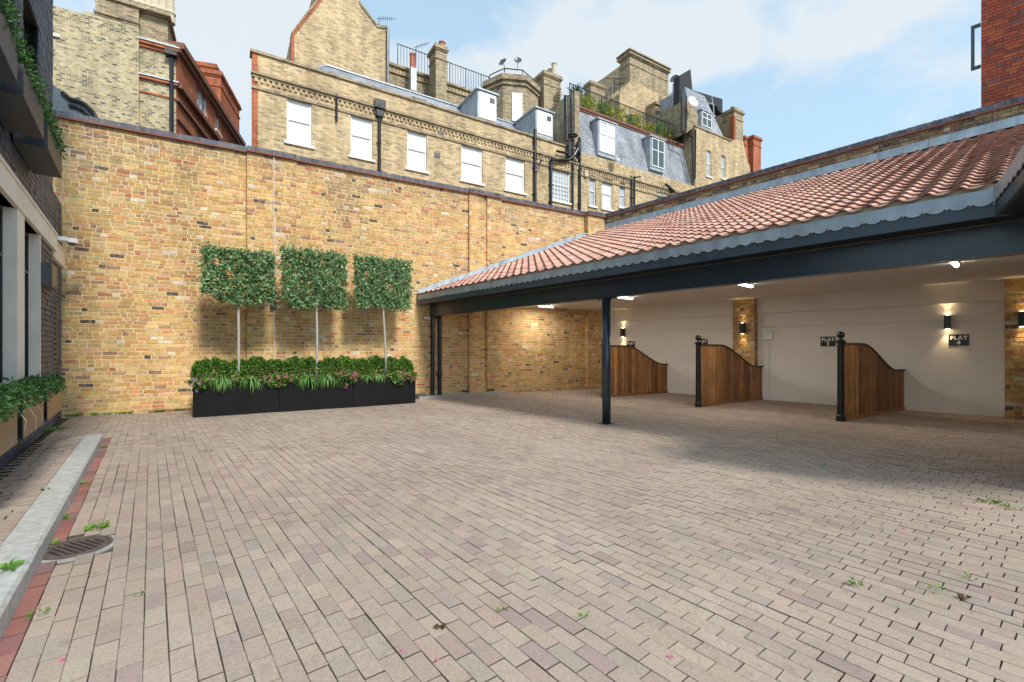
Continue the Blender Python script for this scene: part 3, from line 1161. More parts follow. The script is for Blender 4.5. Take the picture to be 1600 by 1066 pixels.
# ceiling
mb = MB()
zc = 2.745
mb.poly([BEAM.pt(-6.2, zc, -0.1), BEAM.pt(10.5, zc, -0.1), RIGHT.pt(13.5, zc, -0.02), RIGHT.pt(0.0, zc, -0.02), (COR.x, COR.y, zc)][::-1])
mb.poly([q(-1.5, 0.9, zc + .003), q(1.25, 0.9, zc + .003), q(1.25, 2.2, zc + .003), q(-1.5, 6, zc + .003)])
mb.build('ceiling', 'ceiling', cp)
# fascia board
mb = MB()
EAVE.box(mb, TL, TC - 0.0, 2.62, 2.872, -0.03, 0.0)
EAVE2.box(mb, 0.0, 1.25, 2.62, 2.872, -0.03, 0.0)
mb.build('fascia_board', 'board', cp)


# lead apron with scalloped lower edge
def apron(F, u0, u1, name, npitch):
    mb = MB()
    n = int((u1 - u0) / 0.168 * 14)
    lo = []
    for i in range(n + 1):
        u = u0 + (u1 - u0) * i / n
        ph = ((u - u0) / 0.168 + 0.1) % 1.0
        if ph < 0.2:
            d = 0.030 * (1 - abs(ph - 0.1) / 0.1)
        else:
            x = (ph - 0.2) / 0.8
            d = 0.040 * math.sqrt(max(0, 1 - (2 * x - 1) ** 2))
        lo.append((u, 2.775 - d + 0.003 * math.sin(u * 5)))
    for i in range(n):
        (ua, za), (ub, zb) = lo[i], lo[i + 1]
        mb.quad(F.pt(ua, za, 0.016), F.pt(ub, zb, 0.016), F.pt(ub, 2.888, 0.012), F.pt(ua, 2.888, 0.012))
        mb.quad(F.pt(ub, zb, 0.009), F.pt(ua, za, 0.009), F.pt(ua, za, 0.016), F.pt(ub, zb, 0.016))
    mb.quad(F.pt(u0, 2.888, 0.012), F.pt(u1, 2.888, 0.012), F.pt(u1, 2.90, -0.10), F.pt(u0, 2.90, -0.10))
    mb.quad(F.pt(u1, 2.76, 0.016), F.pt(u1, 2.888, 0.012), F.pt(u1, 2.888, -0.05), F.pt(u1, 2.76, -0.05))
    mb.quad(F.pt(u0, 2.888, 0.012), F.pt(u0, 2.73, 0.016), F.pt(u0, 2.73, -0.05), F.pt(u0, 2.888, -0.05))
    return mb.build(name, 'lead', cp)


apron(EAVE, TL, TC, 'lead_apron', 47)
apron(EAVE2, 0.0, 1.25, 'lead_apron', 30)

# roof deck under the tiles (also closes the end at the back wall)
def deck(t, s):
    p = E0 + ED * t + EU * s
    return Vector((p.x, p.y, ZE - 0.03 + TAN * s))


mb = MB()
mb.poly([deck(TL, 0), deck(TC, 0), deck(TC + 0.858 * 7.2, 7.2), deck(4.68, 7.10), deck(-5.0, 6.68)])
mb.poly([q(0, 0, ZE - 0.03), q(0, 0, ZE - 0.03) + Vector((6.2, 0.08, TAN * 4.8)), q(1.25, 1.6, ZE - .03 + TAN * 1.6), q(1.25, 0, ZE - 0.03)][::-1])
mb.build('roof_deck', 'lead', cp)

# added unseen wall on the right, keeps sun out of the carport's open end
EW = Plane((5.25, 4.05), (7.4, 2.1), (-1, 3))
mb = MB()
ew = [EW.pt(0, -0.05), EW.pt(7.6, -0.05), EW.pt(7.6, 5.6), EW.pt(0, 2.9)]
mb.prism(ew, Vector((-EW.N.x, -EW.N.y, 0)) * 0.25)
o = mb.build('sun_block_wall', 'fy', None)
tag(o, 'added unseen brick wall blocking sun at the open carport end', 'wall')
# lead flashings against both walls
wl = lambda a: 6.71 + (a + 5.05) * 0.0432      # distance eave -> rear wall at along-coordinate a
mb = MB()
n = 24
for i in range(n):
    a0 = -5.0 + (5.3 + 5.0) * i / n
    a1 = -5.0 + (5.3 + 5.0) * (i + 1) / n - 0.004
    s0, s1 = wl(a0), wl(a1)
    up = lambda a, s, dz: deck(a, s) + Vector((0, 0, dz))
    mb.quad(up(a0, s0 - 0.36, 0.075), up(a1, s1 - 0.36, 0.075), up(a1, s1 - 0.02, 0.05), up(a0, s0 - 0.02, 0.05))
    dj = RN.uniform(-.004, .004)
    mb.quad(up(a0, s0 - 0.03 + dj, 0.04), up(a1, s1 - 0.03 + dj, 0.04), up(a1, s1 - 0.03 + dj, 0.16), up(a0, s0 - 0.03 + dj, 0.16))
    mb.quad(up(a0, s0 - 0.022, 0.12), up(a1, s1 - 0.022, 0.12), up(a1, s1 - 0.022, 0.235), up(a0, s0 - 0.022, 0.235))
mb.build('lead_flashing', 'lead', cp)
mb = MB()
bl = lambda s: TL - 0.155 + 0.197 * s + (0.14 if s < 2.75 else 0.02)
n = 22
for i in range(n):
    s0 = 6.75 * i / n
    s1 = 6.75 * (i + 1) / n
    j0, j1 = RN.uniform(-.012, .012), RN.uniform(-.02, .02)
    off0, off1 = 0.02, 0.02
    mb.quad(up(bl(s0) + 0.03, s0, 0.06), up(bl(s0) + 0.50, s0, 0.05), up(bl(s1) + 0.50, s1, 0.05), up(bl(s1) + 0.03, s1, 0.06))
    mb.quad(up(bl(s1) + 0.035, s1, 0.05), up(bl(s1) + 0.035, s1, 0.17 + j1), up(bl(s0) + 0.035, s0, 0.19 + j1), up(bl(s0) + 0.035, s0, 0.05))
mb.build('lead_flashing', 'lead', cp)
mb = MB()
mb.quad(up(TL - .05, -0.01, 0.05), up(TL + 0.5, -0.01, 0.05), up(TL + 0.5, 0.6, 0.04), up(TL - .05, 0.6, 0.07))
mb.build('lead_flashing', 'lead', cp)

# pale mortar bedding under the first course
mb = MB()
EAVE.box(mb, TL + 0.25, TC - 0.02, 2.885, 2.945, -0.10, -0.012)
mb.build('mortar_bedding', 'pot_buff', cp)
# pantiles
PROF = [(0.0, 0.021), (0.14, 0.006), (0.32, 0.0), (0.48, 0.008), (0.62, 0.027), (0.74, 0.043), (0.84, 0.048), (0.93, 0.041), (1.02, 0.022)]
TW, TE, TLN = 0.24, 0.238, 0.285
ca, sa = 1 / math.sqrt(1 + TAN * TAN), TAN / math.sqrt(1 + TAN * TAN)
SL = Vector((EU.x * ca, EU.y * ca, sa))
TX = Vector((ED.x, ED.y, 0))
NR = TX.cross(SL).normalized()
if NR.z < 0:
    NR = -NR


def tile_mesh(mb, O, tint, R):
    lift0, lift1 = 0.036, 0.004
    k = RN.uniform(-0.003, 0.003)
    pts = {}
    for e, (sl, lf) in enumerate(((0.0, lift0 + k), (TLN, lift1))):
        for i, (x, h) in enumerate(PROF):
            pts[(e, i)] = O + TX * (x * TW) + SL * sl + NR * (h + lf)
    i0 = len(mb.v)
    n = len(PROF)
    th = 0.016
    for i in range(n):
        mb.v.append(tuple(pts[(0, i)]))
    for i in range(n):
        mb.v.append(tuple(pts[(1, i)]))
    for i in range(n):
        mb.v.append(tuple(pts[(0, i)] - NR * th))
    for i in range(n - 1):
        mb.f.append((i0 + i, i0 + i + 1, i0 + n + i + 1, i0 + n + i))
        mb.t.append(tint)
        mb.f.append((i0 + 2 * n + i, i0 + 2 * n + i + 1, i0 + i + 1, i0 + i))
        mb.t.append(tuple(c * 0.5 for c in tint))  # front edge darkened in the colour as the shadow line under each course


TERR = [(6, (0.56, 0.325, 0.255)), (4, (0.52, 0.29, 0.22)), (3, (0.60, 0.375, 0.305)), (1.5, (0.47, 0.255, 0.195)), (0.7, (0.38, 0.20, 0.16))]
tl = []
Rt = random.Random(9)
for j in range(0, 32):
    s = (j * TE - 0.02) * ca
    for i in range(-30, 50):
        t = TC - 0.20 - (i + 1) * TW + 0.0
        tm = t + TW / 2
        if tm < bl(s) + 0.46 or s > wl(tm) - 0.42 or t + TW > TC + 0.858 * max(s, 0) + 0.05:
            continue
        if t + TW > 5.2:
            continue
        O = Vector((E0.x + ED.x * t + EU.x * s, E0.y + ED.y * t + EU.y * s, ZE - 0.018 + TAN * s))
        tl.append((O, jitcol(pick(TERR, Rt), 0.07, Rt)))
tl.sort(key=lambda x: x[0].length if (project(x[0]) and project(x[0])[0] < 1570 and project(x[0])[1] > 150) else 99)
variants = []
for v in range(24):
    mb = MB()
    tile_mesh(mb, Vector((0, 0, 0)), jitcol(pick(TERR, Rt), 0.09, Rt), Rt)
    variants.append(mb)
base_tiles = []
roof = MB()
roof.box(0, 0.001, 0, 0.001, 0, 0.001)
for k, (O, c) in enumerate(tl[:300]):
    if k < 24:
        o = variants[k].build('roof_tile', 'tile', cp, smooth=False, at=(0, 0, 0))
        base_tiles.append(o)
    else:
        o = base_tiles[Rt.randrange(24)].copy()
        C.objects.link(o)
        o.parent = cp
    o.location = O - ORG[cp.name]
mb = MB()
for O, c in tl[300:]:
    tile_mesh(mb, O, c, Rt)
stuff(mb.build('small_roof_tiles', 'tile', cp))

# fluorescent lamps on the ceiling
lampG = 'lit batten lamps on the carport ceiling'
first = None
pos = [(gx, gy) for gx, gy in ((6.9, 7.1), (4.88, 9.5), (2.93, 11.77), (1.05, 14.1))]
labs = ['lit batten lamp on the carport ceiling, nearest to the roof corner', 'lit batten lamp on the ceiling in front of the brick pier',
        'lit batten lamp on the ceiling just right of the steel column', 'lit batten lamp on the ceiling left of the column by the brick wall']
ang = math.atan2(ED.y, ED.x)
for i, (x, y) in enumerate(pos):
    if first is None:
        first = local_thing('batten_lamp', labs[0], 'lamp', lampG)
        mb = MB()
        mb.box(-0.32, 0.32, -0.035, 0.035, -0.025, 0.0)
        mb.build('lamp_base', 'white', first)
        mb = MB()
        n = 8
        pr = [(0.034 * math.cos(math.pi * k / n), -0.026 - 0.04 * math.sin(math.pi * k / n)) for k in range(n + 1)]
        mb.prism([(-0.3, y_, z_) for y_, z_ in pr], (0.6, 0, 0))
        mb.build('diffuser', 'tube', first)
        lo_ = first
    else:
        lo_ = dup(first, label=labs[i])
    place(lo_, (x, y, zc - 0.004), math.atan2(EU.y, EU.x))
    ld = bpy.data.lights.new('batten_light', 'AREA')
    ld.shape = 'RECTANGLE'
    ld.size = 0.55
    ld.size_y = 0.06
    ld.energy = 9.0
    ld.color = (1.0, 0.93, 0.82)
    lo2 = bpy.data.objects.new('batten_light', ld)
    C.objects.link(lo2)
    lo2.parent = lo_
    lo2.location = (0, 0, -0.085)


# wall lamps (up and down lights)
def wall_lamp(label):
    t = local_thing('wall_lamp', label, 'lamp', 'black up and down lamps on the carport wall')
    mb = MB()
    mb.box(-0.055, 0.055, 0.02, 0.125, -0.145, 0.145)
    mb.build('lamp_body', 'black', t)
    mb = MB()
    mb.box(-0.035, 0.035, 0.0, 0.0205, -0.07, 0.07)
    mb.build('wall_bracket', 'black', t)
    for s_ in (1, -1):
        mb = MB()
        mb.lathe((0, 0.072, 0.1455 * s_ if s_ > 0 else -0.1495), [(0, 0.036), (0.004, 0.036)], 16)
        mb.build('lens', 'warmlens', t)
        ld = bpy.data.lights.new('lamp_beam', 'SPOT')
        ld.energy = 7.0 if s_ < 0 else 3.0
        ld.spot_size = math.radians(80)
        ld.spot_blend = 0.9
        ld.shadow_soft_size = 0.03
        ld.color = (1.0, 0.72, 0.38)
        o = bpy.data.objects.new('lamp_beam', ld)
        C.objects.link(o)
        o.parent = t
        o.location = (0, 0.072, 0.165 * s_)
        o.rotation_euler = (math.radians(180 if s_ > 0 else 0), 0, 0)
    return t


wang = math.atan2(RIGHT.N.y, RIGHT.N.x) - math.pi / 2
w1 = wall_lamp('black up and down wall lamp beside the FLAT 4 sign')
place(w1, RIGHT.pt(RIGHT.u(1481), 1.945, 0.013), wang)
w2 = dup(w1, RIGHT.pt((pier2[0] + pier2[1]) / 2, 1.945, 0.246), wang, 'black up and down wall lamp on the middle brick pier')
w3 = dup(w1, RIGHT.pt(RIGHT.u(975), 1.945, 0.013), wang, 'black up and down wall lamp right of the steel column')
w4 = dup(w1, RIGHT.pt(RIGHT.u(1597, 0.25), 1.945, 0.256), wang, 'black wall lamp on the right brick pier, cut by the photo edge')


# signs
def text_mesh(mb_name, body, size, mat, parent, x, z, y=0.0125, bold=0.004):
    cu = bpy.data.curves.new('lettering', 'FONT')
    cu.body = body
    cu.size = size
    cu.align_x = 'CENTER'
    cu.extrude = 0.0006
    cu.offset = 0.0055
    cu.space_character = 1.18
    ot = bpy.data.objects.new('lettering_tmp', cu)
    C.objects.link(ot)
    dg = bpy.context.evaluated_depsgraph_get()
    me = bpy.data.meshes.new_from_object(ot.evaluated_get(dg))
    bpy.data.objects.remove(ot)
    me.name = 'lettering'
    me.materials.clear()
    me.materials.append(M[mat])
    o = bpy.data.objects.new('lettering', me)
    C.objects.link(o)
    o.parent = parent
    o.rotation_euler = (math.radians(90), 0, math.pi)
    o.location = (x, y, z)
    return o


M['signwhite'] = mat_plain('sign_lettering', (0.8, 0.8, 0.78), 0.6, var=0.03, bmp=0)
for num, px, lb in (('4', 1498, 'black wall sign reading FLAT 4 beside the lit lamp'), ('3', 1294, 'black wall sign reading FLAT 3 left of the right stall post'),
                    ('2', 1098, 'black wall sign reading FLAT 2, half hidden behind the middle stall post'), ('1', 986, 'small black wall sign reading FLAT 1 above the first stall partition')):
    t = local_thing('wall_sign', lb, 'sign', 'black flat number signs on the carport wall')
    mb = MB()
    mb.box(-0.155, 0.155, 0.0, 0.012, -0.12, 0.12)
    mb.build('sign_plate', 'black', t)
    text_mesh('lettering', 'FLAT', 0.105, 'signwhite', t, 0, 0.012)
    text_mesh('lettering', num, 0.105, 'signwhite', t, 0, -0.088)
    zz = 1.56 if num != '1' else 1.53
    place(t, RIGHT.pt(RIGHT.u(px), zz, 0.0125), wang)

# emergency light with conduit
t = thing('emergency_light', 'white twin emergency light box with conduit on the white wall', 'emergency light', RIGHT.pt(RIGHT.u(1201), 1.75, 0.0125))
uE_ = RIGHT.u(1201)
mb = MB()
RIGHT.box(mb, uE_ - 0.11, uE_ + 0.11, 1.63, 1.84, 0.0125, 0.09)
mb.build('light_box', 'white', t)
for s_ in (-1, 1):
    mb = MB()
    c = RIGHT.pt(uE_ + 0.05 * s_, 1.90, 0.08)
    mb.tube([c, c + Vector((RIGHT.N.x, RIGHT.N.y, -0.2)) * 0.07], [0.03, 0.05], 12)
    mb.tube([RIGHT.pt(uE_ + 0.05 * s_, 1.84, 0.05), c], 0.008, 6)
    mb.build('lamp_head', 'white', t)
mb = MB()
mb.tube([RIGHT.pt(uE_ + 0.03, 1.63, 0.025), RIGHT.pt(uE_ + 0.03, 0.05, 0.025)], 0.009, 6)
mb.build('conduit', 'cable', t)


# stall partitions
def partition(p0, p1, label, plabel, far=False):
    p0 = Vector(p0)
    p1 = Vector(p1)
    d = (p1 - p0)
    Ltot = d.length - 0.03
    F = Plane(p0, d, (0, -1))
    t = thing('stall_partition', label, 'stall partition', (p0.x, p0.y, 0), group='curved timber stall partitions in the carport')
    zh, zl = 1.455, 0.885

    def top(s):
        a0, a1 = 0.85, 2.60
        if s <= a0:
            return zh
        if s >= a1:
            return zl
        x = (s - a0) / (a1 - a0)
        return zh + (zl - zh) * (x * x * (3 - 2 * x))
    n = 18
    w = (Ltot - 0.09) / n
    for k in range(n):
        a0 = 0.09 + k * w
        a1 = a0 + w - 0.013
        mb = MB()
        o = RN.uniform(-0.004, 0.004)
        N_ = 4
        for q_ in range(N_):
            b0 = a0 + (a1 - a0) * q_ / N_
            b1 = a0 + (a1 - a0) * (q_ + 1) / N_
            pts = [F.pt(b0, 0.07, 0.022 + o), F.pt(b1, 0.07, 0.022 + o), F.pt(b1, top(b1), 0.022 + o), F.pt(b0, top(b0), 0.022 + o)]
            mb.prism(pts, Vector((F.N.x, F.N.y, 0)) * -0.044)
        mb.build('plank', 'wood', t)
    mb = MB()
    m_ = 24
    for q_ in range(m_):
        b0, b1 = 0.095 + (Ltot - 0.1) * q_ / m_, 0.095 + (Ltot - 0.1) * (q_ + 1) / m_
        mb.prism([F.pt(b0, 0.07, 0.010), F.pt(b1, 0.07, 0.010), F.pt(b1, top(b1) - 0.003, 0.010), F.pt(b0, top(b0) - 0.003, 0.010)], Vector((F.N.x, F.N.y, 0)) * -0.020)
    mb.build('gap_shade_board', 'cap', t)  # dark board added behind the planks to put shade in the gaps
    mb = MB()
    F.box(mb, 0.09, Ltot, 0.0, 0.07, -0.035, 0.035)
    mb.build('plinth_board', 'wood', t)
    mb = MB()
    m_ = 36
    for q_ in range(m_):
        s0, s1 = 0.06 + (Ltot + 0.02 - 0.06) * q_ / m_, 0.06 + (Ltot + 0.02 - 0.06) * (q_ + 1) / m_
        z0_, z1_ = top(s0), top(s1)
        pts = [F.pt(s0, z0_ + .001, 0.042), F.pt(s1, z1_ + .001, 0.042), F.pt(s1, z1_ + 0.034, 0.042), F.pt(s0, z0_ + 0.034, 0.042)]
        mb.prism(pts, Vector((F.N.x, F.N.y, 0)) * -0.084)
    mb.build('capping', 'cap', t)
    # post
    post = thing('stall_post', plabel, 'post', (p0.x, p0.y, 0), group='black cast iron stall posts with ball tops')
    mb = MB()
    mb.lathe((p0.x, p0.y, 0), [(0, 0.078), (0.10, 0.078), (0.115, 0.066), (0.13, 0.06), (1.40, 0.056), (1.41, 0.064), (1.43, 0.064), (1.44, 0.056), (1.475, 0.054), (1.49, 0.085), (1.515, 0.088), (1.53, 0.06), (1.55, 0.04), (1.57, 0.032)], 24)
    mb.build('shaft', 'black', post, smooth=False)
    mb = MB()
    pr = [(-0.068 * math.cos(math.pi * k / 12), 0.068 * math.sin(math.pi * k / 12)) for k in range(13)]
    mb.lathe((p0.x, p0.y, 1.635), pr, 20)
    mb.build('ball_finial', 'black', post, smooth=True)


partition((6.25, 8.65), (8.83, 10.26), 'right timber stall partition with dark curved top, by FLAT 4', 'black ball topped post of the right stall partition')
partition((4.416, 10.79), (6.82, 12.40), 'middle timber stall partition in front of the brick pier', 'black ball topped post of the middle stall partition')
partition((2.60, 12.90), (4.93, 14.43), 'left timber stall partition just behind the steel column', 'black post of the left stall partition, hidden behind the steel column')

# downpipes at the end of the beam
def downpipe(F, u, z0, z1, r, label, collars, off=0.09, swan=None, mat='black', group=None, cat='drainpipe', base=True):
    p = F.pt(u, z0, off)
    t = thing('downpipe', label, cat, p, group=group)
    mb = MB()
    path = [F.pt(u, z0, off), F.pt(u, z1, off)]
    if swan:
        path = [F.pt(u, z0, off), F.pt(u, z1 - 0.25, off), F.pt(u + swan, z1 - 0.08, off + 0.02), F.pt(u + swan, z1 + 0.14, off + 0.03)]
    mb.tube(path, r, 12)
    mb.build('pipe', mat, t, smooth=False)
    for c in collars:
        mb = MB()
        mb.tube([F.pt(u, c, off), F.pt(u, c + 0.06, off)], r * 1.22, 12)
        F.box(mb, u - r * 1.8, u + r * 1.8, c + 0.02, c + 0.045, off - r * 1.5, off - r)
        mb.build('collar', mat, t)
    if base:
        mb = MB()
        mb.tube([F.pt(u, z0 - 0.005, off), F.pt(u, z0 + 0.05, off)], r * 1.2, 12)
        mb.build('shoe', mat, t)
    return t


downpipe(BACK, BACK.u(676, 0.14), 0.07, 2.55, 0.052, 'black downpipe with swan neck at the end of the carport beam', (0.9, 1.25, 1.7, 2.0), off=0.14, swan=0.06)
downpipe(BACK, BACK.u(687, 0.14), 0.07, 2.32, 0.056, 'straight dark post like pipe beside the swan neck downpipe', (0.6,), off=0.14)
t = thing('gully_box', 'small dark gully box on the ground beside the planter end', 'gully', BACK.pt(BACK.u(657, 0.3), 0.07, 0.3))
mb = MB()
ug = BACK.u(657, 0.3)
BACK.box(mb, ug - 0.12, ug + 0.14, 0.07, 0.115, 0.18, 0.42)
mb.build('box_body', 'greymetal', t)
mb = MB()
BACK.box(mb, ug - 0.1, ug + 0.12, 0.116, 0.13, 0.2, 0.4)
mb.build('lid', 'greymetal', t)

# ================================================================== PLANTERS, TREES, FLOWERS
PF = Plane((-6.355, 9.056), (0.842, 0.539), (0, -1))
LEAFG = [(5, (0.035, 0.085, 0.022)), (4, (0.05, 0.12, 0.03)), (2, (0.08, 0.16, 0.045)), (2, (0.025, 0.06, 0.02))]
TREEG = [(5, (0.16, 0.30, 0.125)), (3, (0.23, 0.39, 0.19)), (2.5, (0.09, 0.19, 0.075)), (1.8, (0.33, 0.48, 0.27)), (.4, (0.36, 0.40, 0.13))]
BRIGHT = [(5, (0.105, 0.225, 0.032)), (4, (0.07, 0.165, 0.026)), (3, (0.17, 0.31, 0.05)), (3, (0.035, 0.09, 0.018))]


def leaf(mb, p, size, col, R, d=None, asp=0.5):
    """one folded leaf: two quads' worth in four triangles"""
    if d is None:
        d = Vector((R.gauss(0, 1), R.gauss(0, 1), R.gauss(0, 0.8))).normalized()
    u = d.cross(Vector((R.gauss(0, 1), R.gauss(0, 1), R.gauss(0, 1)))).normalized()
    n = d.cross(u)
    a = p
    b = p + d * size
    m = p + d * size * 0.45
    l_ = m + u * size * asp * 0.5 + n * size * 0.12
    r_ = m - u * size * asp * 0.5 + n * size * 0.12
    i = len(mb.v)
    mb.v += [tuple(a), tuple(l_), tuple(b), tuple(r_)]
    mb.f += [(i, i + 1, i + 2), (i, i + 2, i + 3)]
    mb.t += [col, col]


def leafmass(n, sampler, size, pal, R, asp=0.5, up=0.0):
    mb = MB()
    for _ in range(n):
        p = sampler(R)
        if p is None:
            continue
        p, k = p
        d = Vector((R.gauss(0, 1), R.gauss(0, 1), R.gauss(up, 0.9))).normalized()
        c = jitcol(pick(pal, R), 0.16, R)
        leaf(mb, p, size * R.uniform(0.6, 1.25), c, R, d, asp)
    return mb


for i in range(3):
    s0 = i * 1.548
    s1 = s0 + 1.54
    lab = ['left black metal planter box holding the first square trained tree', 'middle black metal planter box holding the second square trained tree', 'right black metal planter box next to the downpipes'][i]
    t = thing('planter_box', lab, 'planter', PF.pt(s0, 0, 0), group='black planter boxes along the brick wall')
    mb = MB()
    PF.box(mb, s0, s1, 0.0, 0.655, -0.62, 0.0)
    mb.build('trough', 'planter', t)
    mb = MB()
    for (a0, a1, o0, o1) in ((s0, s1, -0.025, 0.004), (s0, s1, -0.624, -0.60), (s0, s0 + 0.025, -0.60, -0.025), (s1 - 0.025, s1, -0.60, -0.025)):
        PF.box(mb, a0, a1, 0.656, 0.668, o0, o1)
    mb.build('rim', 'planter', t)
    mb = MB()
    mb.quad(PF.pt(s0 + .03, 0.662, -0.03), PF.pt(s1 - .03, 0.662, -0.03), PF.pt(s1 - .03, 0.662, -0.59), PF.pt(s0 + .03, 0.662, -0.59))
    mb.build('soil', 'soil', t)

tree_px = [(372, 318, 428, 388, 474), (494.5, 443, 540, 390, 480), (602, 557, 641, 402, 481)]
OT = -0.33
for i, (pt_, x0, x1, yt, yb) in enumerate(tree_px):
    R = random.Random(100 + i)
    ut = PF.u(pt_, OT)
    u0, u1 = PF.u(x0, OT + .1), PF.u(x1, OT + .1)
    z1 = PF.z((x0 + x1) / 2, yt, OT + .1)
    z0 = PF.z((x0 + x1) / 2, yb, OT + .1)
    lab = ['left square trained tree in planter, its crown largest in view', 'middle square trained tree between two others in the planters', 'right square trained tree with slightly bent trunk in planter'][i]
    t = thing('pleached_tree', lab, 'tree', PF.pt(ut, 0.66, OT), group='square trained trees in black planters')
    mb = MB()
    bx_ = [0.0, 0.0, -0.06][i]
    path = [PF.pt(ut + bx_ * 0.0, 0.64, OT), PF.pt(ut + 0.01, 1.1, OT + .01), PF.pt(ut + 0.012 + bx_ * 0.4, 1.7, OT), PF.pt(ut + bx_, z0 + 0.05, OT), PF.pt(ut + bx_ * 1.1, z0 + 0.5, OT), PF.pt(ut, z1 - 0.1, OT)]
    mb.tube(path, [0.036, 0.031, 0.028, 0.026, 0.02, 0.008], 10)
    trunk = mb.build('trunk', 'bark', t, smooth=True)
    mb = MB()
    for k in range(5):
        zz = z0 + 0.12 + (z1 - z0 - 0.2) * k / 4
        for s_ in (u0 + 0.08, u1 - 0.08):
            mb.tube([PF.pt(ut + bx_, zz - 0.06, OT), PF.pt((ut + s_) / 2, zz, OT + R.uniform(-.03, .03)), PF.pt(s_, zz + 0.02, OT)], [0.012, 0.009, 0.004], 5)
    mb.build('branches', 'bark', t)
    # gaps in the crown
    holes = [(R.uniform(u0 + 0.15, u1 - 0.15), R.uniform(z0 + 0.1, z1 - 0.25), R.uniform(0.04, 0.09)) for _ in range(5)]
    edge = [R.uniform(-0.05, 0.05) for _ in range(24)]

    def samp(R, u0=u0, u1=u1, z0=z0, z1=z1, holes=holes, edge=edge, i=i, ut=ut):
        e = edge[R.randrange(24)]
        u = R.uniform(u0 - 0.02, u1 + 0.02) + (R.gauss(0, 0.05) if R.random() < 0.15 else 0)
        z = R.uniform(z0 - 0.02, z1 + 0.02) + (abs(R.gauss(0, 0.05)) if R.random() < 0.06 else 0)
        # ragged bottom: thinner in the corners
        fx = (u - u0) / (u1 - u0)
        zb = z0 + 0.05 * math.sin(fx * 9 + i * 2) + 0.05 * math.sin(fx * 23 + i) + [0.18, 0.04, 0.0][i] * max(0, 1 - fx * 3.5)
        if z < zb or R.random() < 0.05:
            return None
        if z > z1 - 0.03 + 0.035 * math.sin(fx * 17 + i) and R.random() < 0.8:
            return None
        for (a, b, r) in holes:
            if math.hypot(u - a, (z - b) * 1.3) < r and R.random() < 0.8:
                return None
        cl = math.sin(u * 14 + i) * math.sin(z * 15 + 2 * i) + 0.6 * math.sin(u * 31 + z * 27)
        o = R.triangular(-0.17, 0.20, 0.06) + 0.05 * cl
        return PF.pt(u, z, OT + o), 1.0
    mb = leafmass(9300, samp, 0.070, TREEG, R, 0.62, -0.25)
    stuff_leaves = mb.build('crown', 'leaf', t)
    mb = MB()
    for k in range(16):
        s_ = R.uniform(u0, u1)
        zz = z1 - 0.04
        mb.tube([PF.pt(s_, zz, OT), PF.pt(s_ + R.uniform(-.06, .06), zz + R.uniform(0.06, 0.17), OT + R.uniform(-.05, .1))], 0.003, 4)
    mb.build('shoots', 'twig', t)

# wires that carry the trees
mb = MB()
for zz in (2.33,):
    mb.tube([PF.pt(PF.u(322, OT), zz, OT - .05), PF.pt(PF.u(640, OT), zz, OT - .05)], 0.006, 5)
o = mb.build('training_wire', 'wire')
tag(o, 'thin steel training wire linking the three square trees', 'wire')
t = thing('black_box', 'small black box fixed to the wall behind the first tree crown', 'junction box', BACK.pt(BACK.u(428, .1), 2.5, .1))
mb = MB()
uq = BACK.u(427, 0.12)
BACK.box(mb, uq - 0.06, uq + 0.06, 2.33, 2.55, 0.105, 0.17)
mb.build('box_body', 'black', t)

# hedge behind
for i in range(3):
    R = random.Random(200 + i)
    a0, a1 = [(-0.03, 1.62), (1.60, 3.2), (3.18, 4.68)][i]

    def samp(R, a0=a0, a1=a1):
        u = R.uniform(a0, a1)
        o = R.uniform(-0.66, -0.26)
        topz = 1.13 + 0.035 * math.sin(u * 7) + 0.03 * math.sin(u * 17 + 1) + 0.02 * math.sin(u * 37)
        e = min((u - 0) / 0.22 if u < 0.22 else 1, (4.65 - u) / 0.2 if u > 4.45 else 1)
        topz -= 0.14 * (1 - max(0, e)) ** 2
        front = -0.30 + 0.04 * math.sin(u * 11) + 0.03 * math.sin(u * 29)
        z = topz - abs(R.gauss(0, 0.14)) if R.random() < 0.5 else R.uniform(0.68, topz)
        if R.random() < 0.5:
            o = front - abs(R.gauss(0, 0.05))
        o = min(o, front - 0.2 * max(0, (z - topz + 0.12) / 0.12) * R.random())
        return PF.pt(u, z, o), 1
    mb = leafmass(9500, samp, 0.052, BRIGHT, R, 0.6, 0.5)
    o = mb.build('hedge', 'leaf')
    tag(o, ['clipped bright green hedge behind the left square tree', 'clipped bright green hedge behind the middle square tree', 'clipped bright green hedge behind the right square tree'][i], 'hedge', 'low clipped hedge at the back of the planters')

# strap-leaved plants and geraniums along the front
AGA = [(4, (0.12, 0.28, 0.06)), (3, (0.18, 0.36, 0.11)), (1, (0.26, 0.45, 0.20))]


def strap_plant(u, o, z, n, ln, label, k):
    R = random.Random(300 + k)
    mb = MB()
    base = PF.pt(u, z, o)
    for _ in range(n):
        a = R.uniform(0, 2 * math.pi)
        e = R.uniform(0.2, 1.25)
        L_ = ln * R.uniform(0.7, 1.15)
        d = Vector((math.cos(a), math.sin(a), 0))
        sdir = Vector((-d.y, d.x, 0))
        w = 0.0085
        col = jitcol(pick(AGA, R), 0.15, R)
        prev = None
        S = 6
        p = base.copy()
        el = e
        for q_ in range(S + 1):
            ww = w * (1 - (q_ / S) ** 2) + 0.0008
            cur = (p + sdir * ww, p - sdir * ww)
            if prev:
                mb.quad(prev[0], cur[0], cur[1], prev[1], col)
            prev = cur
            el -= (0.42 + 0.25 * R.random()) * (0.5 + q_ / S)
            p = p + (d * math.cos(el) + Vector((0, 0, math.sin(el)))) * (L_ / S)
    o = mb.build('strap_leaf_plant', 'leaf')
    tag(o, label, 'plant', 'strap leaved plants spilling over the planters')


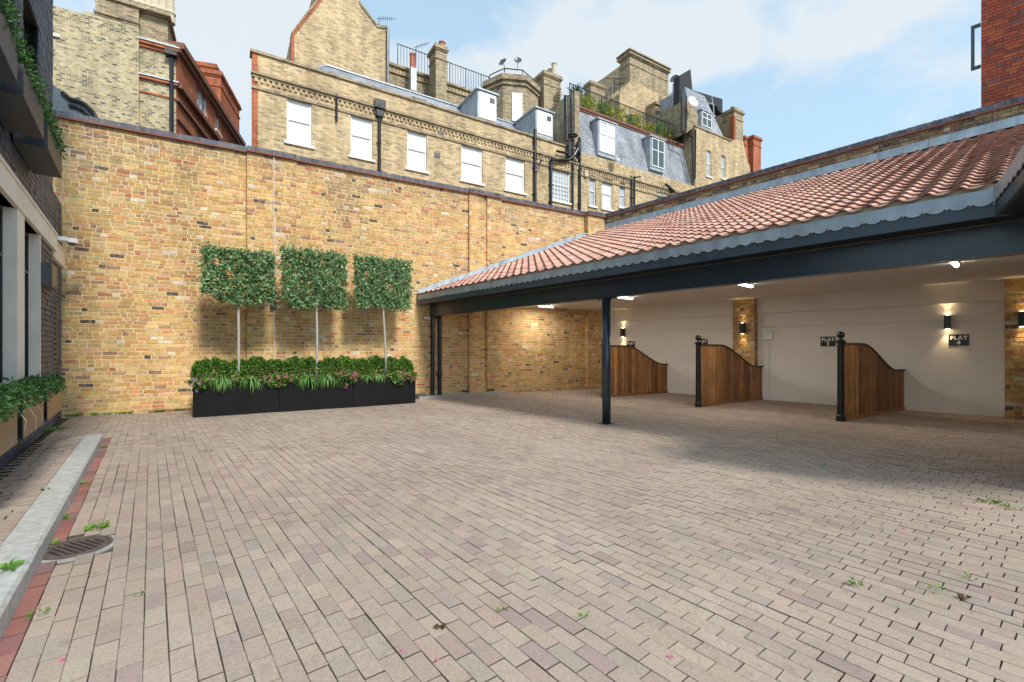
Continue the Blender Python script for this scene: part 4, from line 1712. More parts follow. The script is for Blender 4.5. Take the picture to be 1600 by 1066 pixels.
sp = [(346, 'strap leaved plant furthest left, arching over the left planter'), (392, 'large strap leaved plant just right of the first trunk'), (480, 'strap leaved plant left of the middle trunk'),
      (512, 'strap leaved plant right of the middle trunk'), (574, 'low strap leaved plant left of the right trunk'), (592, 'small strap leaved plant at the foot of the right trunk'), (622, 'strap leaved tuft between the right trunk and the pink flowers')]
for k, (px, lb) in enumerate(sp):
    big = k < 4
    strap_plant(PF.u(px, -0.06), -0.06, 0.69, 130 if big else 80, 0.44 if big else 0.28, lb, k)

PINK = [(4, (0.70, 0.12, 0.28)), (3, (0.75, 0.25, 0.38)), (2, (0.62, 0.05, 0.30)), (1, (0.8, 0.45, 0.5))]
PALE = [(3, (0.75, 0.30, 0.30)), (2, (0.78, 0.45, 0.42)), (1, (0.6, 0.12, 0.12))]
BLUEF = [(3, (0.30, 0.30, 0.65)), (2, (0.45, 0.42, 0.75))]


def flower_clump(px, wu, drop, label, pal, nfl, k, nl=420):
    R = random.Random(500 + k)
    u = PF.u(px, 0.0)
    t = thing('flower_clump', label, 'flowers', PF.pt(u, 0.66, -0.02), group='pink flowering clumps trailing over the planters')

    def samp(R):
        a = R.gauss(0, 0.42)
        x = u + a * wu
        o = R.uniform(-0.16, 0.10)
        top = 0.84 - 0.12 * abs(a)
        lowz = 0.70 if o < 0.005 else 0.66 - drop * math.exp(-(a * 1.6) ** 2)
        return PF.pt(x, R.uniform(lowz, top if o < 0.05 else 0.78), o), 1
    mb = leafmass(nl, samp, 0.05, BRIGHT, R, 0.95, 0.3)
    mb.build('leaves', 'leaf', t)
    for f in range(int(nfl * 1.7)):
        mb = MB()
        p, _ = samp(R)
        p = p + Vector((PF.N.x, PF.N.y, 0)) * (0.07 + R.random() * 0.05) + Vector((0, 0, R.uniform(-0.02, 0.04)))
        rr = R.uniform(0.022, 0.042)
        for q_ in range(16):
            dd = Vector((R.gauss(0, 1), R.gauss(0, 1), R.gauss(0, 1))).normalized()
            leaf(mb, p + dd * rr * 0.5, 0.02, jitcol(pick(pal, R), 0.1, R), R, (dd + Vector((R.gauss(0, .6), R.gauss(0, .6), R.gauss(0, .6)))).normalized(), 0.9)
        mb.build('flower_head', 'petal', t)


flower_clump(312, 0.22, 0.12, 'pale pink and blue flowers spilling off the left end of the planters', PALE + BLUEF, 9, 0)
flower_clump(368, 0.14, 0.04, 'small pale pink flowers at the foot of the first trunk', PALE, 4, 1, 200)
flower_clump(436, 0.42, 0.14, 'broad clump of pink flowers above the first planter joint', PINK + PALE, 14, 2, 700)
flower_clump(536, 0.26, 0.20, 'pink flowers hanging over the middle planter by its right joint', PINK, 9, 3, 520)
flower_clump(551, 0.16, 0.08, 'bright pink flowers over the second planter joint', PINK, 6, 4, 260)
flower_clump(622, 0.24, 0.18, 'pink trailing flowers over the right planter', PINK, 9, 5, 420)
flower_clump(643, 0.16, 0.10, 'pink flowers at the very right end of the planters', PINK, 7, 6, 300)

# ================================================================== LEFT DARK BUILDING
lb = thing('painted_brick_building', 'dark grey painted brick building with pale stone bands and window planters', 'building', (LEFT.pt(6, 0).x, LEFT.pt(6, 0).y, 0))
wins_lo = [(8.35, 9.50), (6.77, 7.92), (5.19, 6.34)]
Z0W, Z1W = 0.88, 3.04
UU = 10.84
END = 12.55
REC = (11.0, END)


def hole_l(u, z):
    for a, b in wins_lo:
        if a - 0.02 < u < b + 0.02 and (Z0W < z < Z1W or 3.95 < z < 6.05):
            return True
    if 2.98 < z < 3.36 and u < 11.1:
        return True
    return False


def cuts_l(z):
    if 2.98 < z < 3.36:
        return [(0, 11.1)]
    if Z0W < z < Z1W or 3.95 < z < 6.05:
        return wins_lo
    return []


cells = []
core = MB()
us = sorted(set([3.5, UU] + [x for w in wins_lo for x in w]))
zs = [0.06, Z0W, Z1W, 3.95, 6.05, 9.5]
for i in range(len(us) - 1):
    for j in range(len(zs) - 1):
        um, zm = (us[i] + us[i + 1]) / 2, (zs[j] + zs[j + 1]) / 2
        if any(a < um < b for a, b in wins_lo) and (j == 1 or j == 3):
            continue
        LEFT.box(core, us[i], us[i + 1], zs[j], zs[j + 1], -0.32, -0.016)
LEFT.box(core, UU, END, 0.0, 3.32, -0.32, -0.076)
core.build('wall_core', 'mortar_dark', lb)
Rl = random.Random(41)
specs = brick_specs(LEFT, [(3.5, UU, 0.0)], 0.08, 7.6, CRS, 0.243, DARKS, 0.0, back=-0.03, joint=0.013, jit=0.0025, R=Rl, cuts=cuts_l, flem=0.35, bev=0.003)
specs += brick_specs(LEFT, [(UU, END, -0.06)], 0.0, 3.0, CRS, 0.243, DARKS, 0.0, back=-0.03, joint=0.012, jit=0.0025, R=Rl, flem=0.35)
specs += brick_specs(LEFT, [(UU, END, -0.06)], 3.3, 4.2, CRS, 0.243, DARKS, 0.0, back=-0.03, joint=0.012, jit=0.0025, R=Rl, flem=0.35)
build_pieces(specs, 'brick', 'small_bricks', 'brick_dark', lb, 300)
core = MB()
LEFT.box(core, UU, END, 3.32, 4.2, -0.32, -0.076)
core.build('wall_core', 'mortar_dark', lb)
mb = MB()
LEFT.box(mb, 3.5, UU + 0.02, 7.6, 7.9, -0.35, 0.05)
mb.build('cornice', 'greymetal', lb)
# stone band, jambs
mb = MB()
for a0, a1 in ((3.5, 5.6), (5.606, 8.1), (8.106, 11.05)):
    LEFT.box(mb, a0, a1, 3.04, 3.30, -0.18, 0.03)
    LEFT.box(mb, a0, a1, 3.303, 3.34, -0.02, 0.045)
LEFT.box(mb, 11.06, END, 2.96, 3.24, -0.1, -0.01)
LEFT.box(mb, 11.06, END, 3.243, 3.27, -0.1, 0.005)
mb.build('stone_band', 'stone', lb)
for i, (a, b) in enumerate(wins_lo):
    mb = MB()
    LEFT.box(mb, b - 0.005, b + 0.43 if i else b + 0.05, Z0W, 3.035, -0.20, 0.012)
    if i == 0:
        pass
    mb.build('stone_pilaster', 'stone', lb)
    for (za, zb) in ((Z0W, Z1W), (3.95, 6.05)):
        w = MB()
        for (x0, x1, y0, y1) in ((a, a + 0.05, za, zb), (b - 0.05, b, za, zb), (a + .05, b - .05, za, za + 0.06), (a + .05, b - .05, zb - 0.06, zb), (a + 0.05, b - 0.05, za + (zb - za) * 0.72, za + (zb - za) * 0.72 + 0.045), ((a + b) / 2 - 0.02, (a + b) / 2 + 0.02, za + .06, za + (zb - za) * .72)):
            LEFT.box(w, x0, x1, y0, y1, -0.16, -0.105)
        wo = w.build('window', 'black', lb)
        g = MB()
        LEFT.box(g, a + 0.05, b - 0.05, za + 0.06, zb - 0.06, -0.15, -0.135)
        g.build('pane', 'glass', wo)
        if za > 3:
            r_ = MB()
            for (x0, x1) in ((b, b + 0.012),):
                LEFT.box(r_, x0, x1, za, zb, -0.2, -0.02)
            r_.build('reveal', 'brick_dark', wo)
# bronze hinges on window bars are too small; window planters
BOX = [(8.84, 7.62), (7.33, 6.20), (5.92, 4.79)]


def trough_at(u0, u1, z0, z1, label, mat_front, R, k, leafh, pal, nl):
    t = thing('window_planter', label, 'planter', LEFT.pt(u0, z0, 0.15), group='metal window planters on the dark building')
    mb = MB()
    LEFT.box(mb, u0, u1, z0, z1, 0.02, 0.292)
    mb.build('box_body', 'dullmetal' if z0 > 2 else 'black', t)
    mb = MB()
    LEFT.box(mb, u0 + 0.001, u1 - 0.001, z0, z1 + 0.004, 0.2925, 0.30)
    mb.build('front_plate', mat_front, t)

    def samp(R):
        u = R.uniform(u0 - 0.05, u1 + 0.05)
        o = R.triangular(-0.0, 0.36, 0.25)
        tz = leafh * (1 + 0.25 * math.sin(u * 9) + 0.15 * math.sin(u * 23))
        z = z1 + R.uniform(-0.03, tz) if o < 0.3 else z1 + R.uniform(-0.07, tz * 0.8)
        return LEFT.pt(u, z, o), 1
    mb = leafmass(nl, samp, 0.042, pal, R, 0.6, 0.3)
    h = mb.build('box_plant', 'leaf')
    tag(h, label.replace('bronze window planter', 'leafy green plant in the bronze planter').replace('grey metal planter', 'leafy green shrub in the grey planter'), 'plant', 'leafy plants in the window planters')


labs_lo = ['bronze window planter nearest the yellow wall, low on the dark building', 'bronze window planter, middle one of the low row', 'bronze window planter cut by the left photo edge']
labs_hi = ['grey metal planter high up, nearest the yellow wall', 'grey metal planter high up, middle one of the row', 'grey metal planter high up by the left photo edge']
HIG = [(4, (0.04, 0.11, 0.03)), (3, (0.065, 0.16, 0.04)), (1, (0.025, 0.07, 0.02))]
for i, (u1, u0) in enumerate(BOX):
    R = random.Random(700 + i)
    trough_at(u0, u1, 0.52, 0.86, labs_lo[i], 'bronze', R, i, 0.13, HIG, 2000)
    trough_at(u0, u1, 3.73, 4.03, labs_hi[i], 'dullmetal', R, i, 0.27, HIG, 2400)
u0, u1 = 3.4, 4.5
trough_at(u0, u1, 3.73, 4.03, 'grey metal planter high up, mostly outside the photo', 'bronze', random.Random(9), 5, 0.2, HIG, 700)

# security camera, grey box, vent
t = thing('security_camera', 'white dome security camera on the dark building corner', 'security camera', LEFT.px(97, 374, 0.02))
uc = 12.0
zc_ = LEFT.z(97, 372, 0.05)
mb = MB()
LEFT.box(mb, uc - 0.2, uc + 0.0, zc_ + 0.02, zc_ + 0.09, -0.05, 0.09)
mb.build('bracket', 'white', t)
mb = MB()
c = LEFT.pt(uc - 0.05, zc_ + 0.05, 0.14)
mb.tube([c - Vector((0, 0, 0.04)), c + Vector((0, 0, 0.03)), c + Vector((0, 0, 0.05))], [0.085, 0.085, 0.05], 20)
mb.build('housing', 'white', t)
mb = MB()
mb.lathe(c - Vector((0, 0, 0.095)), [(0, 0.01), (0.012, 0.042), (0.03, 0.062), (0.054, 0.07)], 20)
mb.build('dome', 'glass', t)
t = thing('meter_box', 'dark grey metal box mounted below the stone band', 'box', LEFT.px(85, 430, 0.1))
um = LEFT.u(84, 0.12)
zm0, zm1 = LEFT.z(84, 458, 0.12), LEFT.z(84, 416, 0.12)
mb = MB()
LEFT.box(mb, um - 0.25, um + 0.35, 2.30, 2.64, -0.06, 0.12)
mb.build('box_body', 'greymetal', t)
mb = MB()
LEFT.box(mb, um - 0.22, um + 0.32, 2.33, 2.61, 0.1205, 0.126)
mb.build('door', 'greymetal', t)
t = thing('louvre_vent', 'tall dark louvred vent under the grey metal box', 'vent', LEFT.pt(11.25, 1.5, -0.05))
mb = MB()
LEFT.box(mb, 11.1, 11.16, 1.1, 2.2, -0.06, -0.02)
LEFT.box(mb, 11.46, 11.52, 1.1, 2.2, -0.06, -0.02)
mb.build('frame', 'greymetal', t)
for k in range(12):
    mb = MB()
    z_ = 1.12 + k * 0.09
    mb.hexa([LEFT.pt(11.16, z_, -0.02), LEFT.pt(11.46, z_, -0.02), LEFT.pt(11.46, z_, -0.03), LEFT.pt(11.16, z_, -0.03),
             LEFT.pt(11.16, z_ + .06, -0.045), LEFT.pt(11.46, z_ + .06, -0.045), LEFT.pt(11.46, z_ + .06, -0.055), LEFT.pt(11.16, z_ + .06, -0.055)])
    mb.build('louvre', 'greymetal', t)


# ================================================================== FAR BUILDINGS
def windowed_wall(parent, F, u0, u1, z0, z1, wins, mat, back=-0.5, reveal=0.13, name='wall'):
    """wins: (ua, ub, za, zb, arch rise)"""
    us = sorted(set([u0, u1] + [w[0] for w in wins] + [w[1] for w in wins]))
    zs = sorted(set([z0, z1] + [w[2] for w in wins] + [w[3] for w in wins]))
    mb = MB()
    for i in range(len(us) - 1):
        for j in range(len(zs) - 1):
            um, zm = (us[i] + us[i + 1]) / 2, (zs[j] + zs[j + 1]) / 2
            if any(w[0] < um < w[1] and w[2] < zm < w[3] for w in wins):
                continue
            mb.quad(F.pt(us[i], zs[j]), F.pt(us[i + 1], zs[j]), F.pt(us[i + 1], zs[j + 1]), F.pt(us[i], zs[j + 1]))
    for (a, b, c, d, ar) in wins:
        mb.quad(F.pt(a, c), F.pt(a, c, -reveal), F.pt(b, c, -reveal), F.pt(b, c))
        mb.quad(F.pt(a, d), F.pt(b, d), F.pt(b, d, -reveal), F.pt(a, d, -reveal))
        mb.quad(F.pt(a, c), F.pt(a, d), F.pt(a, d, -reveal), F.pt(a, c, -reveal))
        mb.quad(F.pt(b, c), F.pt(b, c, -reveal), F.pt(b, d, -reveal), F.pt(b, d))
        if ar > 0:
            n = 8
            for k in range(n):
                x0, x1 = a + (b - a) * k / n, a + (b - a) * (k + 1) / n
                f = lambda x: d - ar * (2 * (x - a) / (b - a) - 1) ** 2
                mb.quad(F.pt(x0, f(x0), 0.0), F.pt(x1, f(x1), 0.0), F.pt(x1, d, 0.0), F.pt(x0, d, 0.0))
                mb.quad(F.pt(x0, f(x0), 0.0), F.pt(x0, f(x0), -reveal), F.pt(x1, f(x1), -reveal), F.pt(x1, f(x1), 0))
    # sides, back and top
    mb.quad(F.pt(u0, z0, back), F.pt(u0, z0), F.pt(u0, z1), F.pt(u0, z1, back))
    mb.quad(F.pt(u1, z0), F.pt(u1, z0, back), F.pt(u1, z1, back), F.pt(u1, z1))
    mb.quad(F.pt(u0, z1), F.pt(u1, z1), F.pt(u1, z1, back), F.pt(u0, z1, back))
    mb.quad(F.pt(u1, z0, back), F.pt(u0, z0, back), F.pt(u0, z1, back), F.pt(u1, z1, back))
    return mb.build(name, mat, parent)


def sash(parent, F, w, pane='blind', frame='white', cols=1, off=-0.07, sill=True, midbar=True, rows=1, stone='stone'):
    a, b, c, d, ar = w
    mb = MB()
    fw = min(0.06, (b - a) * 0.1)
    f0, f1 = off - 0.05, off
    for (x0, x1, y0, y1) in ((a, a + fw, c, d), (b - fw, b, c, d), (a + fw, b - fw, c, c + fw * 1.2), (a + fw, b - fw, d - fw - ar * 0.0, d)):
        F.box(mb, x0, x1, y0, y1, f0, f1)
    m_ = (c + d) / 2
    if midbar:
        F.box(mb, a + fw, b - fw, m_ - 0.025, m_ + 0.025, f0, f1 - 0.004)
    for k in range(1, cols):
        x = a + (b - a) * k / cols
        F.box(mb, x - 0.014, x + 0.014, c + fw, d - fw, f0, f1 - 0.012)
    for k in range(1, rows):
        z_ = c + (d - c) * k / rows
        if abs(z_ - m_) > 0.05 or not midbar:
            F.box(mb, a + fw, b - fw, z_ - 0.012, z_ + 0.012, f0, f1 - 0.014)
    wo = mb.build('window', frame, parent)
    if midbar:
        g = MB()
        F.box(g, a + fw, b - fw, m_ + 0.025, d - fw, f0 - 0.01, f0 + 0.02)
        g.build('pane', pane, wo)
        g = MB()
        F.box(g, a + fw, b - fw, c + fw, m_ - 0.025, f0 - 0.03, f0)
        g.build('pane', pane, wo)
    else:
        g = MB()
        F.box(g, a + fw, b - fw, c + fw, d - fw, f0 - 0.01, f0 + 0.02)
        g.build('pane', pane, wo)
    if sill:
        g = MB()
        F.box(g, a - 0.09, b + 0.09, c - 0.09, c - 0.002, off - 0.02, 0.07)
        g.build('sill', stone, wo)
    return wo


def pxwin(F, x0, x1, yt, yb, ar=0.09, off=0.0):
    xm = (x0 + x1) / 2
    return (F.u(x0, off), F.u(x1, off), F.z(xm, yb, off), F.z(xm, yt, off), ar)


# ---- main terrace (yellow stock brick, slate roof and mansard)
F1 = Plane((-8.54, 15.0), (0.8464, 0.5326), (0, -1))
tr = thing('terrace_building', 'long yellow brick building with white sash windows above the boundary wall', 'building', (F1.pt(8, 0).x, F1.pt(8, 0).y, 0))
PT = 11.22            # parapet top
wins = [pxwin(F1, 448, 487, 155, 226), pxwin(F1, 548, 582, 180, 247), pxwin(F1, 636, 667, 202, 266), pxwin(F1, 721, 754, 224, 285),
        pxwin(F1, 790, 820, 241, 299), pxwin(F1, 863, 891, 260, 313), pxwin(F1, 921, 931, 274, 322, 0.05), pxwin(F1, 941, 957, 279, 327, 0.06),
        pxwin(F1, 968, 977, 285, 324, 0.05), pxwin(F1, 1027, 1049, 300, 345, 0.1)]
mz0 = np.mean([w[2] for w in wins[:6]])
mz1 = np.mean([w[3] for w in wins[:6]])
wins = [(w[0], w[1], (mz0 if i < 6 else w[2]), (mz1 if i < 6 else w[3]), w[4]) for i, w in enumerate(wins)]
u_end = F1.u(1092)
u_q = F1.u(403)
windowed_wall(tr, F1, u_q, u_end, 0.0, PT - 0.06, wins, 'fy', back=-0.35)
mb = MB()
F1.box(mb, 0.0 - 0.02, u_q, 0.0, PT - 0.06, -0.35, 0.003)
mb.build('quoin', 'fr', tr)
for i, w in enumerate(wins):
    if i == 5:
        sash(tr, F1, w, 'glass_pale', cols=6, rows=8)
    elif i in (6, 7, 8):
        sash(tr, F1, w, 'glass_pale' if i != 7 else 'blind')
    else:
        sash(tr, F1, w, 'blind')
u_m = F1.u(905)       # where the mansard part begins
mb = MB()
F1.box(mb, -0.08, u_m, PT - 0.06, PT + 0.02, -0.40, 0.07)
F1.box(mb, -0.06, u_end, 10.44, 10.50, -0.1, 0.12)
F1.box(mb, -0.04, u_end, 10.36, 10.44, -0.1, 0.06)
F1.box(mb, -0.04, u_end, 9.98, 10.03, -0.1, 0.045)
F1.box(mb, -0.04, u_end, 10.03, 10.07, -0.1, 0.025)
mb.build('cornice', 'fg', tr)
mb = MB()
nd = int((u_end) / 0.17)
for k in range(nd):
    F1.box(mb, 0.05 + k * 0.17, 0.05 + k * 0.17 + 0.085, 10.22, 10.359, -0.05, 0.05)
stuff(mb.build('dentils', 'fy', tr))
# slate roof behind the parapet
ur0, ur1 = F1.u(455), F1.u(893)
mb = MB()
mb.poly([F1.pt(ur0, 10.95, -0.42), F1.pt(ur1, 10.95, -0.42), F1.pt(ur1, 13.05, -2.7), F1.pt(ur0 + 1.6, 13.05, -2.7)])
mb.poly([F1.pt(ur0, 10.95, -0.42), F1.pt(ur0 + 1.6, 13.05, -2.7), F1.pt(ur0 + 1.6, 13.05, -3.2), F1.pt(ur0, 10.95, -5.0)])
mb.poly([F1.pt(ur1, 10.95, -5), F1.pt(ur0, 10.95, -5), F1.pt(ur0 + 1.6, 13.05, -3.2), F1.pt(ur1, 13.05, -2.7)])
rf = mb.build('roof', 'slate', tr)
mb = MB()
F1.box(mb, ur0 + 1.55, ur1, 13.04, 13.09, -2.85, -2.62)
mb.tube([F1.pt(ur0, 10.97, -0.42), F1.pt(ur0 + 1.6, 13.07, -2.7)], 0.05, 6)
mb.build('ridge_lead', 'lead', rf)
# rooflight
sl = lambda u, s, h=0.0: F1.pt(u, 10.95 + 2.1 * s + h, -0.42 - 2.28 * s)
us0, us1 = F1.u(652, -1.4), F1.u(672, -1.4)
mb = MB()
for (a, b, c, d) in ((us0, us1, 0.42, 0.46), (us0, us1, 0.66, 0.70), (us0, us0 + 0.08, 0.46, 0.66), (us1 - 0.08, us1, 0.46, 0.66)):
    mb.hexa([sl(a, c), sl(b, c), sl(b, d), sl(a, d), sl(a, c, 0.09), sl(b, c, 0.09), sl(b, d, 0.09), sl(a, d, 0.09)])
ro = mb.build('rooflight', 'greymetal', rf)
mb = MB()
mb.quad(sl(us0 + .08, 0.46, 0.06), sl(us1 - .08, 0.46, 0.06), sl(us1 - .08, 0.66, 0.06), sl(us0 + .08, 0.66, 0.06))
mb.build('pane', 'glass_pale', ro)


def dormer(F, px0, px1, yt, yb, off, depth, parent, kind='louvre'):
    u0, u1 = F.u(px0, off), F.u(px1, off)
    z1_, z0_ = F.z((px0 + px1) / 2, yt, off), F.z((px0 + px1) / 2, yb, off)
    mb = MB()
    F.box(mb, u0, u1, z0_ - 0.2, z1_, off - depth, off)
    d_ = mb.build('dormer', 'lead', parent)
    mb = MB()
    F.box(mb, u0 - 0.08, u1 + 0.08, z1_, z1_ + 0.07, off - depth, off + 0.09)
    mb.build('dormer_roof', 'lead', d_)
    mb = MB()
    if kind == 'louvre':
        F.box(mb, u0 + 0.08, u1 - 0.06, z0_, z1_ - 0.05, off, off + 0.03)
        mb.build('white_board', 'white', d_)
        mb = MB()
        um = u0 + (u1 - u0) * 0.62
        for k in range(4):
            F.box(mb, um, um + 0.25, z1_ - 0.42 + k * 0.06, z1_ - 0.385 + k * 0.06, off + 0.03, off + 0.045)
        mb.build('louvre', 'greymetal', d_)
    else:
        F.box(mb, u0 + 0.08, u1 - 0.05, z0_, z1_ - 0.05, off, off + 0.02)
        mb.build('pane', 'blind' if kind == 'shut' else 'glass', d_)
        mb = MB()
        a, b = u0 + 0.08, u1 - 0.05
        F.box(mb, a, a + 0.05, z0_, z1_ - .05, off + 0.02, off + 0.05)
        F.box(mb, b - 0.05, b, z0_, z1_ - .05, off + 0.02, off + 0.05)
        F.box(mb, (a + b) / 2 - 0.03, (a + b) / 2 + 0.03, z0_, z1_ - .05, off + 0.02, off + 0.055)
        zm = z0_ + (z1_ - z0_) * 0.55
        for zz in (z0_, zm, z1_ - 0.10):
            F.box(mb, a + .05, b - .05, zz, zz + 0.05, off + 0.02, off + 0.048)
        mb.build('window_frame', 'white', d_)


dormer(F1, 746, 776, 145, 187, -0.55, 2.2, tr)
dormer(F1, 837, 864, 174, 211, -0.55, 2.2, tr)
# mansard on the right-hand part
ub = u_end
mb = MB()
zb_, zt_ = 10.55, 13.35
zb_ = F1.z(990, 252, 0)
zt_ = F1.z(990, 203, -0.9)
mb.poly([F1.pt(u_m, 10.5, -0.06), F1.pt(ub, 10.5, -0.06), F1.pt(ub, zt_, -0.85), F1.pt(u_m, zt_, -0.85)])
mb.poly([F1.pt(u_m, 10.5, -0.06), F1.pt(u_m, zt_, -0.85), F1.pt(u_m, zt_, -4.5), F1.pt(u_m, 10.5, -4.5)])
mb.poly([F1.pt(ub, 10.5, -0.06), F1.pt(ub, 10.5, -4.5), F1.pt(ub, zt_, -4.5), F1.pt(ub, zt_, -0.85)])
mb.poly([F1.pt(u_m, zt_, -0.85), F1.pt(ub, zt_, -0.85), F1.pt(ub, zt_, -4.5), F1.pt(u_m, zt_, -4.5)])
ms = mb.build('mansard_roof', 'slate', tr)
mb = MB()
F1.box(mb, u_m - 0.3, u_m, 9.5, zt_ + 0.25, -4.5, 0.02)
mb.build('party_wall', 'fg', tr)
mb = MB()
F1.box(mb, u_m - .05, ub, zt_ + 0.0, zt_ + 0.1, -1.1, -0.72)
F1.box(mb, u_m - .05, ub, zt_ - 0.10, zt_ - 0.002, -0.9, -0.77)
mb.build('mansard_edge', 'creasing', ms)
dormer(F1, 934, 961, 191, 240, -0.15, 1.0, ms, 'shut')
dormer(F1, 1016, 1038, 217, 262, -0.15, 1.0, ms, 'glass')


# terrace railing with plants
def railing(F, u0, u1, z0, z1, off, label, post=1.1, spacing=0.12, r=0.008):
    t = thing('roof_railing', label, 'railing', F.pt(u0, z0, off))
    mb = MB()
    mb.tube([F.pt(u0, z1, off), F.pt(u1, z1, off)], 0.022, 6)
    mb.build('top_rail', 'black', t)
    mb = MB()
    mb.tube([F.pt(u0, z0 + 0.08, off), F.pt(u1, z0 + 0.08, off)], 0.015, 6)
    mb.build('bottom_rail', 'black', t)
    n = int((u1 - u0) / spacing)
    for k in range(n + 1):
        u = u0 + (u1 - u0) * k / n
        if k % int(post / spacing) == 0:
            mb = MB()
            mb.tube([F.pt(u, z0, off), F.pt(u, z1 + 0.03, off)], 0.028, 6)
            mb.build('post', 'black', t)
        else:
            mb = MB()
            mb.tube([F.pt(u, z0 + .08, off), F.pt(u, z1, off)], r, 4, cap=False)
            mb.build('baluster', 'black', t)
    return t


railing(F1, u_m + 0.1, F1.u(1070, -0.8), zt_ + 0.1, zt_ + 1.15, -0.85, 'black iron railing round the planted roof terrace above the slate mansard', r=0.012)
YEL = [(5, (0.70, 0.66, 0.05)), (3, (0.36, 0.50, 0.06)), (3, (0.14, 0.30, 0.05)), (1, (0.6, 0.14, 0.05))]
GRN = [(4, (0.12, 0.28, 0.05)), (3, (0.22, 0.40, 0.08)), (1, (0.5, 0.52, 0.06))]
lastu = u_m + 0.3
names = ['yellow flowering shrub in the railing corner of the roof terrace', 'yellow green shrub second from the left on the roof terrace', 'bushy yellow shrub above the left mansard dormer', 'round green shrub behind the roof railing',
         'low yellow flowers behind the railing between the dormers', 'orange tinged shrub in the middle of the roof terrace', 'low green shrub above the mansard slates', 'yellow shrub just left of the right dormer', 'green shrub above the right mansard dormer',
         'small yellow shrub at the right end of the roof terrace', 'last green shrub of the roof terrace by the dark pipes']
for k in range(11):
    R = random.Random(900 + k)
    px = 908 + k * 15.2 + R.uniform(-2, 2)
    u = F1.u(px, -1.1)
    hh = R.uniform(0.45, 0.85) * (1.25 if k < 2 else 1)
    t = thing('terrace_shrub', names[k], 'shrub', F1.pt(u, zt_ + 0.1, -1.15), group='potted shrubs along the roof terrace railing')
    mb = MB()
    mb.lathe(F1.pt(u, zt_ + 0.05, -1.15), [(0, 0.12), (0.28, 0.17)], 10)
    mb.build('pot', 'pot_red' if k % 3 else 'greymetal', t)

    def samp(R, u=u, hh=hh):
        a, b, c = R.gauss(0, 0.20), R.gauss(0, 0.14), R.random()
        return F1.pt(u + a, zt_ + 0.28 + hh * c, -1.15 + b), 1
    mb = leafmass(420, samp, 0.13, YEL if k % 3 != 2 else GRN, R, 0.4, 0.8)
    mb.build('foliage', 'leaf', t)
R = random.Random(77)
t = thing('palm_plant', 'spiky palm like plant at the left corner of the roof terrace', 'plant', F1.pt(F1.u(898, -1.5), zt_, -1.5))
cpx = F1.pt(F1.u(899, -1.6), F1.z(899, 150, -1.6), -1.6)
mb = MB()
for k in range(60):
    a = R.uniform(0, 6.28)
    el = R.uniform(-0.1, 1.2)
    d = Vector((math.cos(a) * math.cos(el), math.sin(a) * math.cos(el), math.sin(el)))
    sdir = d.cross(Vector((0, 0, 1))).normalized() * 0.03
    L_ = R.uniform(0.5, 0.85)
    mb.quad(cpx + sdir * .4, cpx + d * L_ * .5 + sdir, cpx + d * L_ - Vector((0, 0, 0.06)), cpx + d * L_ * .5 - sdir, jitcol((0.07, 0.14, 0.06), .2, R))
mb.build('fronds', 'leaf', t)
mb = MB()
mb.tube([cpx - Vector((0, 0, 1.1)), cpx], 0.06, 8)
mb.build('stem', 'bark', t)
R = random.Random(78)
cpx = F1.px(1043, 184, -1.6)
t = thing('olive_bush', 'feathery grey green bush standing by the small brick lobby on the roof', 'shrub', cpx)
mb = leafmass(420, lambda R: (cpx + Vector((R.gauss(0, 0.28), R.gauss(0, 0.2), R.uniform(-0.5, 0.45))), 1), 0.13, [(1, (0.12, 0.19, 0.10)), (1, (0.18, 0.26, 0.13))], R, 0.25, 0.8)
mb.build('foliage', 'leaf', t)
mb = MB()
mb.lathe(cpx - Vector((0, 0, 0.95)), [(0, 0.15), (0.4, 0.22)], 10)
mb.build('pot', 'pot_red', t)

# pipes on the terrace facade
FG = 'black soil and rain pipes on the yellow brick building'


def fpipe(px, yt, yb, r, label, off=0.09, hopper=False, coll=3):
    u = F1.u(px, off)
    z0, z1 = F1.z(px, yb, off), F1.z(px, yt, off)
    cs = [z0 + (z1 - z0) * (k + 0.5) / coll for k in range(coll)]
    t = downpipe(F1, u, z0, z1, r, label, cs, off=off, group=FG, base=False)
    if hopper:
        mb = MB()
        F1.box(mb, u - 0.2, u + 0.2, z1 - 0.32, z1, -0.01, 0.24)
        F1.box(mb, u - 0.13, u + 0.13, z1 - 0.6, z1 - 0.32, 0.0, 0.18)
        mb.build('hopper', 'black', t)
    return t


